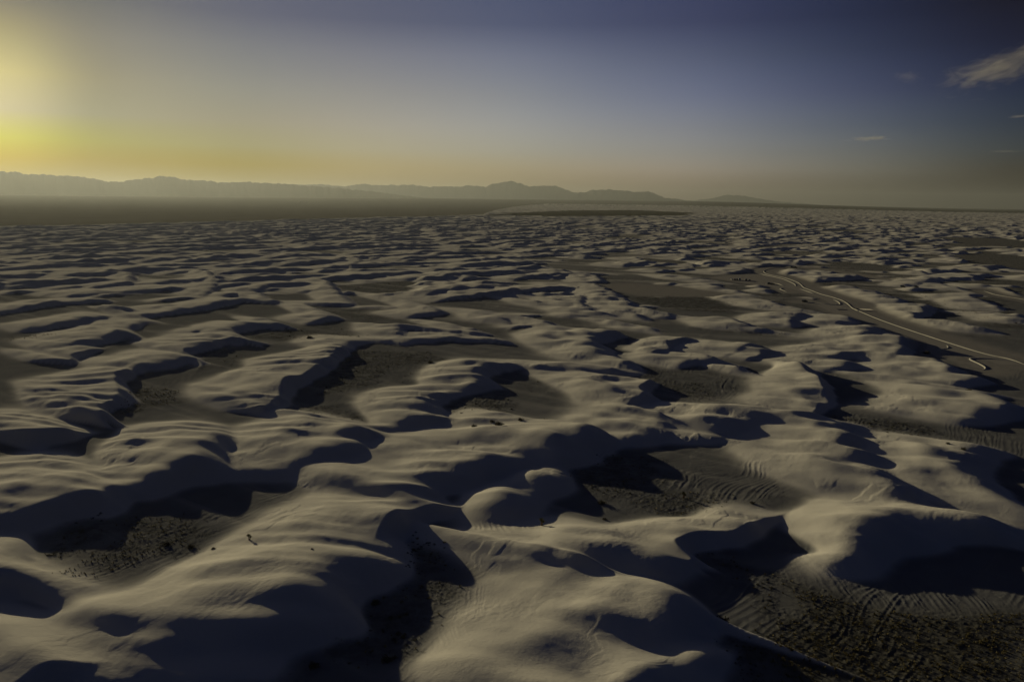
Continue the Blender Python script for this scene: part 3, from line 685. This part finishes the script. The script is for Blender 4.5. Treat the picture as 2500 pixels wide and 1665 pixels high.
# ------------------------------------------------------------------ clouds
def cloud(px, py, D, w, h, dep, dens, scale, seed, label, stretch=3.0, tilt=0.0):
    d = fwd * FF + rgt * (px - FW / 2) - upv * (py - FH / 2); d /= np.linalg.norm(d)
    p = d * D + np.array([0, 0, CAM_H])
    me = bpy.data.meshes.new('cloud'); bm = bmesh.new()
    bmesh.ops.create_icosphere(bm, subdivisions=4, radius=1)
    for v in bm.verts:
        n1 = noise(np.array([v.co.x * 1.7 + seed]), np.array([v.co.z * 1.7 + v.co.y]), seed)[0]
        v.co *= 1 + .25 * n1
        v.co.x *= w / 2; v.co.y *= dep / 2; v.co.z *= h / 2
    bm.to_mesh(me); bm.free()
    o = bpy.data.objects.new('cloud', me); C.objects.link(o)
    o.location = tuple(p); o.rotation_euler = (0, -rad(tilt), -math.atan2(d[0], d[1]))
    mt = bpy.data.materials.new('cloud_vapour'); mt.use_nodes = True; t = mt.node_tree; t.nodes.clear()
    out = t.nodes.new('ShaderNodeOutputMaterial'); vo = t.nodes.new('ShaderNodeVolumePrincipled')
    tc = t.nodes.new('ShaderNodeTexCoord'); mp = t.nodes.new('ShaderNodeMapping')
    mp.inputs['Location'].default_value = (seed * 3.1, seed, 0); mp.inputs['Scale'].default_value = (1 / scale / stretch, 1 / scale / stretch, 1 / scale)
    nz = t.nodes.new('ShaderNodeTexNoise'); nz.inputs['Scale'].default_value = 1; nz.inputs['Detail'].default_value = 5; nz.inputs['Roughness'].default_value = .62; nz.inputs['Distortion'].default_value = .6
    sc = t.nodes.new('ShaderNodeVectorMath'); sc.operation = 'DIVIDE'; sc.inputs[1].default_value = (w / 2, dep / 2, h / 2)
    ln = t.nodes.new('ShaderNodeVectorMath'); ln.operation = 'LENGTH'
    fo = t.nodes.new('ShaderNodeMapRange'); fo.inputs[1].default_value = .15; fo.inputs[2].default_value = .95; fo.inputs[3].default_value = 1; fo.inputs[4].default_value = 0
    ad = t.nodes.new('ShaderNodeMath'); ad.operation = 'MULTIPLY_ADD'; ad.inputs[1].default_value = .42
    rm = t.nodes.new('ShaderNodeMapRange'); rm.inputs[1].default_value = .66; rm.inputs[2].default_value = .98; rm.inputs[3].default_value = 0; rm.inputs[4].default_value = dens
    L = t.links.new
    L(tc.outputs['Object'], mp.inputs[0]); L(mp.outputs[0], nz.inputs['Vector']); L(tc.outputs['Object'], sc.inputs[0]); L(sc.outputs[0], ln.inputs[0])
    L(ln.outputs['Value'], fo.inputs[0]); L(fo.outputs[0], ad.inputs[0]); L(nz.outputs['Fac'], ad.inputs[2]); L(ad.outputs[0], rm.inputs[0]); L(rm.outputs[0], vo.inputs['Density'])
    vo.inputs['Color'].default_value = (.9, .88, .8, 1); vo.inputs['Anisotropy'].default_value = .2
    L(vo.outputs[0], out.inputs['Volume'])
    me.materials.append(mt)
    o['label'] = label; o['category'] = 'cloud'
    return o
cloud(2300, 158, 20000, 3000, 1000, 1500, .0008, 150, 3, 'largest wispy cloud, slanting upward at the upper right of the sky', 3, 14)
cloud(2090, 178, 21000, 900, 330, 700, .00035, 110, 5, 'faint broken wisp of cloud beside the largest slanting cloud', 2.5, -8)
cloud(1998, 319, 27000, 1900, 240, 900, .0014, 90, 9, 'small flat bright streak of cloud, lowest clear one above the right plain', 4, 1)
cloud(2345, 268, 24000, 900, 110, 600, .0013, 70, 12, 'thin streak of cloud cut by the right edge under the slanting cloud', 4, 2)
cloud(2310, 349, 29500, 1700, 120, 700, .0006, 80, 14, 'very faint low streak of cloud just above the haze at far right', 5, 0)
print('done2', time.time() - T0)

# ------------------------------------------------------------------ road, pull-outs and ploughed berms
def smooth_line(pts, step):
    p = np.array(pts); p = np.vstack([2 * p[0] - p[1], p, 2 * p[-1] - p[-2]]); out = []
    for i in range(1, len(p) - 2):
        n = max(2, int(np.linalg.norm(p[i + 1] - p[i]) / step))
        for t in np.linspace(0, 1, n, endpoint=False):
            out.append(.5 * (2 * p[i] + (p[i + 1] - p[i - 1]) * t + (2 * p[i - 1] - 5 * p[i] + 4 * p[i + 1] - p[i + 2]) * t * t + (3 * p[i] - p[i - 1] - 3 * p[i + 1] + p[i + 2]) * t ** 3))
    out.append(p[-2]); return np.array(out)
def ribbon(name, line, offs, mat, smooth=True):
    """sweep (sideways, height) pairs along a line; the first side is towards the camera"""
    d = np.gradient(line, axis=0); d /= np.linalg.norm(d, axis=1)[:, None] + 1e-9
    nrm = np.stack([d[:, 1], -d[:, 0]], 1)
    co = []; m_ = len(offs)
    for i, (p, q) in enumerate(zip(line, nrm)):
        for o_, z_ in offs:
            e = min(1, i / 3., (len(line) - 1 - i) / 3.) if z_ > .1 else 1
            w_ = 1 + .25 * noise(np.array([i * .22]), np.array([o_ * .1]), 81)[0] if z_ > .1 else 1
            co.append((p[0] + q[0] * o_, p[1] + q[1] * o_, .015 + z_ * (.25 + .75 * e) * w_))
    fc = [(i * m_ + j, i * m_ + j + 1, (i + 1) * m_ + j + 1, (i + 1) * m_ + j) for i in range(len(line) - 1) for j in range(m_ - 1)]
    return mesh_obj(name, co, fc, mat, smooth=smooth)
m_road = Mat('packed_gypsum', 1.0, 0.0)
m_road.col(m_road.mix(m_road.noise(.25, 5, .6), (.22, .21, .20), (.31, .30, .28)))
m_berm = Mat('ploughed_sand', 1.0, 0.0)
m_berm.col(m_berm.mix(m_berm.noise(.6, 4), (.34, .335, .30), (.48, .47, .42)))
main = smooth_line(B_MAIN, 5)
rd = ribbon('road', main, [(13, .01), (10, .02), (6, .03), (2.2, .02), (1.6, .01)], m_road.m); rd['kind'] = 'structure'
back = smooth_line(ROAD_BACK, 5)
rd2 = ribbon('road', back, [(4, .01), (0, .03), (-4, .01)], m_road.m); rd2['kind'] = 'structure'
for pg in (LOT1, LOT2, LOT3):
    o = mesh_obj('parking_area', [(p[0], p[1], .008) for p in pg], [tuple(range(len(pg)))], m_road.m); o['kind'] = 'structure'
BERM = [(-.75, 0), (-.5, .24), (-.17, .44), (.14, .45), (.45, .26), (.75, 0)]
for pl, lab in ((B_MAIN, 'long bright ploughed sand berm following the winding road down to the right edge'),
                (B_INNER, 'pale sand berm with a hooked end, running inside the road beside the parked cars'),
                (B_SHORT, 'short yellowish sand berm just right of the two nearest parked vehicles'),
                (B_HOOK, 'small hook of ploughed sand in front of the short yellowish berm'),
                (B_STRIP, 'low straight strip of ploughed sand close beside the road curve'),
                (B_LOOP, 'looping sand berm round the lower pull-out, with a rounded bright tip'),
                (B_NEAR, 'thick bright sand berm with a curled tip, nearest the right edge'),
                (B_CURL, 'tiny curl of sand berm inside the dark shadow beside the road'),
                (B_RIGHT, 'separate straight sand berm far beyond the road at the right edge')):
    sc_b = .5 if pl is B_RIGHT else .68 if pl is B_MAIN else .8
    o = ribbon('sand_berm', smooth_line(pl, 3), [(o_ * sc_b, z_ * sc_b) for o_, z_ in BERM], m_berm.m)
    o['label'] = lab; o['category'] = 'berm'; o['group'] = 'ploughed sand berms along the road'

# ------------------------------------------------------------------ parked vehicles
def plain(name, col, rough=.5, spec=.5, metal=0):
    q = Mat(name, rough, spec); q.col(q.mix(q.noise(3, 3), tuple(v * .9 for v in col), col)); q.b.inputs['Metallic'].default_value = metal; return q.m
m_glass = plain('car_glass', (.02, .022, .025), .08, .6); m_tyre = plain('tyre_rubber', (.02, .02, .02), .85, .2); m_rim = plain('wheel_rim', (.35, .35, .35), .35, .6)
paint = {k: plain('paint_' + k, v, .28, .5) for k, v in dict(black=(.012, .012, .014), white=(.75, .75, .72), grey=(.12, .12, .125), red=(.30, .04, .03), blue=(.02, .03, .06)).items()}
def loft(name, secs, mat, parent):
    """secs: list of (x, half width, z low, z high, shoulder)"""
    co, fc = [], []
    for x, w, z0, z1, s_ in secs:
        co += [(x, -w, z0), (x, -w, z0 + (z1 - z0) * .6), (x, -w * s_, z1), (x, w * s_, z1), (x, w, z0 + (z1 - z0) * .6), (x, w, z0)]
    for i in range(len(secs) - 1):
        for j in range(6):
            a_, b_ = i * 6 + j, i * 6 + (j + 1) % 6
            fc.append((a_, b_, b_ + 6, a_ + 6))
    fc += [tuple(range(5, -1, -1)), tuple(range(len(co) - 6, len(co)))]
    return mesh_obj(name, co, fc, mat, parent)
def disc(name, x, y, r, w, z, mat, parent, n=14):
    co = []
    for s_ in (-1, 1):
        for k in range(n):
            a_ = 2 * math.pi * k / n; co.append((x + r * math.cos(a_), y + s_ * w / 2, z + r * math.sin(a_)))
    fc = [(k, (k + 1) % n, n + (k + 1) % n, n + k) for k in range(n)] + [tuple(range(n - 1, -1, -1)), tuple(range(n, 2 * n))]
    return mesh_obj(name, co, fc, mat, parent)
def car(px, py, heading, col, kind, label, group='vehicles parked by the road'):
    g = gp(px, py, .3)
    root = bpy.data.objects.new({'van': 'camper_van', 'suv': 'parked_car', 'car': 'parked_car', 'truck': 'pickup_truck'}[kind], None); C.objects.link(root)
    root.location = (g[0], g[1], hz(g[0], g[1]) + .01); root.rotation_euler = (0, 0, rad(heading))
    root['label'] = label; root['category'] = 'car' if kind != 'van' else 'van'; root['group'] = group
    L_, Wd, hb_, ht = {'van': (5.6, 1.0, 1.2, 2.6), 'suv': (4.8, .97, 1.08, 1.85), 'car': (4.5, .9, .95, 1.48), 'truck': (5.6, 1.0, 1.1, 1.9)}[kind]
    loft('body', [(-L_ / 2, Wd * .9, .42, hb_ * .85, .9), (-L_ / 2 + .25, Wd, .3, hb_, .94), (L_ * .2, Wd, .28, hb_, .94), (L_ / 2 - .5, Wd, .3, hb_ * .93, .9), (L_ / 2, Wd * .86, .42, hb_ * .72, .86)], paint[col], root)
    x0, x1 = {'van': (-L_ / 2 + .1, L_ / 2 - .9), 'suv': (-L_ / 2 + .15, L_ * .22), 'car': (-L_ / 2 + .7, L_ * .2), 'truck': (-.5, L_ * .24)}[kind]
    loft('window_band', [(x0, Wd * .9, hb_, hb_ + .03, .96), (x0 + .3, Wd * .84, hb_, ht - .1, .84), (x1 - .55, Wd * .84, hb_, ht - .1, .84), (x1, Wd * .9, hb_, hb_ + .03, .96)], m_glass, root)
    loft('roof', [(x0 + .25, Wd * .70, ht - .1, ht - .03, .9), (x0 + .6, Wd * .74, ht - .1, ht, .9), (x1 - .8, Wd * .74, ht - .1, ht, .9), (x1 - .45, Wd * .70, ht - .1, ht - .04, .9)], paint[col], root)
    for sx in (-1, 1):
        for sy in (-1, 1):
            w_ = disc('wheel', sx * L_ * .3, sy * (Wd - .08), .34, .22, .34, m_tyre, root)
            disc('rim', sx * L_ * .3, sy * (Wd + .02), .2, .06, .34, m_rim, w_)
    return root
def sx_(ox, oy, sc, x, y): return (ox + x / sc) * .9416, (oy + y / sc) * .9416
for (x, y, hd, col, kd, lab) in [
    (395, 640, 80, 'white', 'car', 'white car at the left end of the row of parked vehicles'),
    (500, 640, 75, 'black', 'car', 'black car next to the white car in the parked row'),
    (575, 645, 82, 'grey', 'suv', 'grey car between the black car and the white camper van'),
    (668, 645, 78, 'white', 'van', 'tall white camper van in the middle of the parked row'),
    (895, 655, 84, 'black', 'suv', 'black car parked right of the white camper van'),
    (1025, 662, 80, 'black', 'car', 'small dark car at the right end of the parked row'),
    (1740, 790, 10, 'black', 'suv', 'large black vehicle standing alone in front of the parked row'),
    (1855, 797, 20, 'black', 'car', 'small dark car just right of the large black vehicle')]:
    car(*sx_(1760, 640, 14.72, x, y), hd, col, kd, lab)
for (x, y, hd, col, kd, lab) in [
    (790, 131, 5, 'black', 'suv', 'dark car on the back road, left one of a pair'),
    (862, 132, 5, 'black', 'suv', 'dark car on the back road, right one of a pair'),
    (1080, 912, 25, 'black', 'suv', 'dark car beside the looping berm of the lower pull-out')]:
    car(*sx_(1850, 640, 9.42, x, y), hd, col, kd, lab)
for (x, y, hd, col, kd, lab) in [
    (1580, 265, 15, 'blue', 'suv', 'dark vehicle far right beyond the road, left one of two'),
    (1665, 268, 15, 'blue', 'suv', 'dark vehicle far right beyond the road, right one of two')]:
    car(*sx_(1600, 600, 2.617, x, y), hd, col, kd, lab)
car(426.5, 499.4, 10, 'red', 'truck', 'reddish truck standing out on the dark open flat at left', 'vehicles on the open flat')
car(591.5, 496.6, 10, 'black', 'truck', 'black vehicle standing out on the dark open flat at left', 'vehicles on the open flat')

# a low group of buildings far out on the flat
m_wall = plain('dark_wall', (.10, .09, .08), .8, .2); m_roof = plain('metal_roof', (.2, .19, .18), .5, .4)
def shed(px, py, w, d, h, label):
    g = gp(px, py, 0); r_ = math.hypot(*g)
    root = bpy.data.objects.new('farm_shed', None); C.objects.link(root)
    root.location = (g[0], g[1], hz(g[0], g[1])); root.rotation_euler = (0, 0, -math.atan2(g[0], g[1]))
    root['label'] = label; root['category'] = 'building'; root['group'] = 'sheds far out on the flat'
    w2, d2 = w / 2, d / 2
    mesh_obj('wall', [(-w2,-d2,0),(w2,-d2,0),(w2,d2,0),(-w2,d2,0),(-w2,-d2,h),(w2,-d2,h),(w2,d2,h),(-w2,d2,h),(-w2,0,h*1.35),(w2,0,h*1.35)], [(0,1,5,4),(1,2,6,9,5),(2,3,7,6),(3,0,4,8,7)], m_wall, root)
    e = .6
    mesh_obj('roof', [(-w2-e,-d2-e,h-.1),(w2+e,-d2-e,h-.1),(w2+e,0,h*1.35+.15),(-w2-e,0,h*1.35+.15),(-w2-e,d2+e,h-.1),(w2+e,d2+e,h-.1)], [(0,1,2,3),(3,2,5,4)], m_roof, root)
    mesh_obj('door', [(-w2*.3,-d2-.05,0),(w2*.3,-d2-.05,0),(w2*.3,-d2-.05,h*.8),(-w2*.3,-d2-.05,h*.8),(-w2*.3,-d2,0),(w2*.3,-d2,0),(w2*.3,-d2,h*.8),(-w2*.3,-d2,h*.8)], [(0,1,2,3),(0,4,5,1),(3,2,6,7),(0,3,7,4),(1,5,6,2)], m_roof, root)
shed(690, 469.5, 36, 14, 7, 'larger low shed far out on the flat below the mountains')
shed(704, 469.8, 18, 12, 5, 'smaller low shed right of the larger one, far out on the flat')

# ------------------------------------------------------------------ desert scrub
def leaf_mat(name, a, b_, sc=2.0):
    q = Mat(name, .85, .15); q.col(q.mix(q.noise(sc, 3), a, b_)); return q.m
m_shrub = leaf_mat('shrub_leaf', (.032, .03, .022), (.085, .078, .055))
m_grass = leaf_mat('dry_grass', (.08, .068, .03), (.20, .165, .07))
m_yucca = leaf_mat('yucca_leaf', (.05, .055, .022), (.13, .125, .05))
m_stem = leaf_mat('dead_stem', (.06, .035, .022), (.13, .075, .045))
def blades(rs, n, r, h, lean, w):
    """n bent blades from one root"""
    co, fc = [], []
    for _ in range(n):
        a_ = rs.uniform(0, 6.283); ln = rs.uniform(.55, 1); t = rs.uniform(.05, lean); bx, by = rs.normal(0, r * .16, 2)
        dx, dy = math.cos(a_), math.sin(a_); ww = w * rs.uniform(.6, 1.3)
        p0 = (bx, by, -.05); p1 = (bx + dx * r * t * .55 * ln, by + dy * r * t * .55 * ln, h * ln * (1 - .35 * t) * .65); p2 = (bx + dx * r * t * ln, by + dy * r * t * ln, h * ln * (1 - .55 * t))
        k = len(co); sx, sy = -dy * ww, dx * ww
        co += [(p0[0] - sx, p0[1] - sy, p0[2]), (p0[0] + sx, p0[1] + sy, p0[2]), (p1[0] + sx, p1[1] + sy, p1[2]), (p1[0] - sx, p1[1] - sy, p1[2]), p2]
        fc += [(k, k + 1, k + 2, k + 3), (k + 3, k + 2, k + 4)]
    return co, fc
def twiggy(rs, n, r, h):
    """leafy dome: many small leaf faces through an uneven dome"""
    co, fc = [], []
    for _ in range(n):
        a_ = rs.uniform(0, 6.283); b_ = math.acos(rs.uniform(0, 1)); q = rs.uniform(.35, 1) * (1 + .25 * math.sin(3 * a_ + 1.3))
        c_ = np.array([r * q * math.sin(b_) * math.cos(a_), r * q * math.sin(b_) * math.sin(a_), h * q * math.cos(b_)])
        u_, v_ = rs.normal(size=3), rs.normal(size=3); s_ = .13 * r
        u_ = u_ / np.linalg.norm(u_) * s_; v_ = v_ / np.linalg.norm(v_) * s_; k = len(co)
        co += [c_ - u_, c_ + v_ * .6, c_ + u_, c_ - v_ * .6]; fc.append((k, k + 1, k + 2, k + 3))
    return co, fc
rs = np.random.RandomState(5)
def as_mesh(name, cf_, mat):
    me = bpy.data.meshes.new(name); me.from_pydata([tuple(map(float, c)) for c in cf_[0]], [], cf_[1]); me.materials.append(mat); return me
P_GRASS = [as_mesh('tussock', blades(rs, 46, 1.0, 1.0, 1.0, .045), m_grass) for _ in range(4)]
P_SHRUB = [as_mesh('shrub', twiggy(rs, 190, 1.0, .85), m_shrub) for _ in range(4)]
LOW_G = [blades(rs, 9, 1.0, .9, 1.0, .09) for _ in range(6)]
LOW_S = [twiggy(rs, 22, 1.0, .8) for _ in range(6)]
for q in LOW_S:
    q[0][:] = [np.array(c) for c in q[0]]
cand = []
for zi, (c, pg, n, szr, kd, gname, lab) in enumerate(ZONES):
    pts = np.array([cf(c, x, y) for x, y in pg]); gpts = np.array([gp(x, y) for x, y in pts])
    lo, hi = gpts.min(0), gpts.max(0); got = 0; tries = 0
    rz = np.random.RandomState(100 + zi)
    while got < n and tries < n * 30:
        tries += 1
        x, y = rz.uniform(lo, hi)
        ins = False
        for i in range(len(gpts)):
            p, q = gpts[i], gpts[(i + 1) % len(gpts)]
            if (p[1] > y) != (q[1] > y) and x < (q[0] - p[0]) * (y - p[1]) / (q[1] - p[1] + 1e-12) + p[0]: ins = not ins
        if not ins or y < 75: continue
        cl = noise(np.array([x / 6.]), np.array([y / 6.]), 91)[0]
        if rz.uniform() > .35 + 1.2 * max(0, cl + .15): continue
        z_ = hz(x, y)
        if z_ > 1.3 and kd == 1 or z_ > 2.0: continue
        s_ = .8 * (szr[0] + (szr[1] - szr[0]) * rz.uniform() ** 2.4)
        cand.append((s_ / math.hypot(x, y), x, y, z_, s_, kd, zi)); got += 1
cand.sort(reverse=True)
single, rest = [], []
per = {}
for q in cand:
    per[q[5]] = per.get(q[5], 0) + 1
    fx, fy = fy_at(q[1], q[2], q[3] + .3)
    ok = 0 < fx < FW and 0 < fy < FH
    (single if ok and sum(1 for t in single if t[5] == q[5]) < (190 if q[5] == 0 else 240) else rest).append(q)
for _, x, y, z_, s_, kd, zi in single:
    me = (P_GRASS if kd == 0 else P_SHRUB)[rs.randint(4)]
    o = bpy.data.objects.new('grass_tussock' if kd == 0 else 'desert_shrub', me); C.objects.link(o)
    o.location = (x, y, z_ - .04); f = s_ * (.9 if kd == 0 else .8)
    o.scale = (f * rs.uniform(.8, 1.2), f * rs.uniform(.8, 1.2), f * rs.uniform(.7, 1.15)); o.rotation_euler = (0, 0, rs.uniform(0, 6.28))
    o['label'] = ZONES[zi][6]; o['category'] = 'grass' if kd == 0 else 'shrub'; o['group'] = ZONES[zi][5]
# the small scrub nobody could count: one object per kind
bulk = {0: [], 1: []}
for _, x, y, z_, s_, kd, zi in rest: bulk[kd].append((x, y, z_, s_))
fl = np.argwhere((veg > .28) & (R2 < 1900) & (R2 > 90))
pick = fl[rs.choice(len(fl), 60000)]
nz_ = 0
for i, j in pick:
    x, y, r = X[i, j], Y[i, j], R2[i, j]
    if rs.uniform() > min(1, (r / 700.) ** 1.2 * veg[i, j] * 1.1) or nz_ > 11000: continue
    x += rs.uniform(-2, 2); y += rs.uniform(-3, 3); nz_ += 1
    bulk[1 if rs.uniform() < .7 else 0].append((x, y, hz(x, y), rs.uniform(.3, .6) * (1 + .7 * min(1, r / 900.))))
def bulk_mesh(name, items, protos, mat):
    V_, F_, off = [], [], 0
    pr = [(np.array([tuple(c) for c in p[0]], float), p[1]) for p in protos]
    for x, y, z_, s_ in items:
        co, fc = pr[rs.randint(len(pr))]
        a_ = rs.uniform(0, 6.28); ca, sa = math.cos(a_), math.sin(a_)
        q = co * s_; V_.append(np.stack([q[:, 0] * ca - q[:, 1] * sa + x, q[:, 0] * sa + q[:, 1] * ca + y, q[:, 2] + z_], 1))
        F_ += [tuple(k + off for k in f) for f in fc]; off += len(co)
    me = bpy.data.meshes.new(name); me.from_pydata(np.vstack(V_).tolist(), [], F_); me.materials.append(mat)
    o = bpy.data.objects.new(name, me); C.objects.link(o); o['kind'] = 'stuff'
    return o
bulk_mesh('desert_grass', bulk[0], LOW_G, m_grass)
bulk_mesh('desert_scrub', bulk[1], LOW_S, m_shrub)
print('scrub', len(single), len(bulk[0]), len(bulk[1]), time.time() - T0)

# shrubs that stand alone
def lone(c, px, py, s_, kind, label):
    x, y, z_ = hit(*cf(c, px, py)); s_ *= .85
    if kind == 'yucca':
        root = bpy.data.objects.new('yucca', None); C.objects.link(root); root.location = (x, y, z_)
        for dx, dy, hh in ((0, 0, 1.0), (.35, .15, .62)):
            co, fc = [], []
            for k in range(9):
                for s2 in range(8):
                    a_ = s2 * math.pi / 4; rr = .13 * (1 - .4 * k / 8); co.append((dx * s_ * (.3 + .7 * k / 8) + rr * s_ * math.cos(a_), dy * s_ + rr * s_ * math.sin(a_), -.1 + hh * s_ * 1.25 * k / 8))
            fc = [(k * 8 + s2, k * 8 + (s2 + 1) % 8, (k + 1) * 8 + (s2 + 1) % 8, (k + 1) * 8 + s2) for k in range(8) for s2 in range(8)]
            tr = mesh_obj('trunk', co, fc, m_stem, root)
            bl = blades(rs, 90, .75 * s_ * hh ** .5, .95 * s_ * hh, 1.6, .03 * s_)
            mesh_obj('leaf_crown', [(q[0] + dx * s_, q[1] + dy * s_, q[2] + hh * s_ * 1.0) for q in bl[0]], bl[1], m_yucca, root)
    else:
        root = bpy.data.objects.new('desert_bush', None); C.objects.link(root); root.location = (x, y, z_)
        tw = twiggy(rs, 420, s_, s_ * .8)
        mesh_obj('foliage', tw[0], tw[1], m_shrub if kind == 'dark' else m_stem, root)
        st = blades(rs, 14, s_ * .9, s_ * .9, .9, .025 * s_)
        mesh_obj('stems', st[0], st[1], m_stem, root)
    root['label'] = label; root['category'] = 'yucca' if kind == 'yucca' else 'bush'
for a in [('A3', 255, 205, 1.3, 'yucca', 'two-stemmed yucca casting a forked shadow on the sand left of the bottom dome'),
    ('A1', 2165, 330, 1.0, 'yucca', 'lone yucca with a dark shadow on the lit sand above the lower left ridge'),
    ('A1', 1855, 410, .6, 'dark', 'tiny bush at the edge of the lit sand beside the striped trough'),
    ('A1', 1450, 375, 1.1, 'dark', 'dark bush on the striped trough floor, largest of its row'),
    ('A1', 1660, 395, 1.0, 'dark', 'dark bush on the striped trough floor nearest the lone yucca'),
    ('A3', 1820, 1050, 1.5, 'dark', 'thick dark bush in the shadow right of the bottom dome'),
    ('A3', 780, 15, 1.3, 'dark', 'dark bush at the foot of the shaded slip face, in the hollow'),
    ('A3', 805, 155, .7, 'dark', 'small bush in the shadow above the lit ridge of the crescent dune'),
    ('B3', 1490, 1465, 1.3, 'yucca', 'bushy yucca on the sunlit tussock rim below the striped hollow'),
    ('B3', 2090, 1510, .8, 'dark', 'small dark bush with a long shadow on the lit saddle at right'),
    ('B2', 1515, 290, 1.6, 'dark', 'dark bush on the lit dune shoulder beside the wide grey flat'),
    ('B2', 465, 75, 2.0, 'dark', 'round dark bush on the flat behind the long middle ridge'),
    ('B2', 2110, 835, 1.9, 'dark', 'broad dark bush with a wide shadow on the furrowed sand at centre'),
    ('B2', 2055, 803, 1.1, 'dark', 'small dark bush on the bright sand line behind the broad bush'),
    ('B2', 1895, 845, 1.1, 'dark', 'dark bush at the left end of the furrowed sand patch'),
    ('B3', 75, 788, 1.2, 'dark', 'leaning dark bush on the sand just left of the red-brown one'),
    ('B3', 290, 800, 1.5, 'red', 'red-brown dead bush lying along the bright sand right of centre'),
    ('B4', 1745, 533, 1.4, 'dark', 'small dark bush on the crest of the rounded dune at right'),
    ('B4', 1565, 993, .8, 'dark', 'tiny bush on the lit dune crest at the right edge'),
    ('B4', 1700, 1043, 1.0, 'dark', 'dark bush with a long shadow on the dune at the right edge'),
    ('B4', 1380, 210, 2.2, 'dark', 'dark bush in the shadow beside the right pull-out'),
    ('A2', 487, 412, .35, 'dark', 'tiny dark bush alone on the smooth lit dune'),
    ('A2', 1040, 885, 1.1, 'dark', 'dark bush at the foot of the long lee slope, midway down'),
    ('A2', 1135, 1378, 1.2, 'dark', 'dark bush in deep shade, nearest the lit bottom dome'),
    ('A2', 500, 1432, 1.1, 'dark', 'dark bush in deep shade at the bottom edge, left of the others')]:
    lone(*a)
print('done3', time.time() - T0)
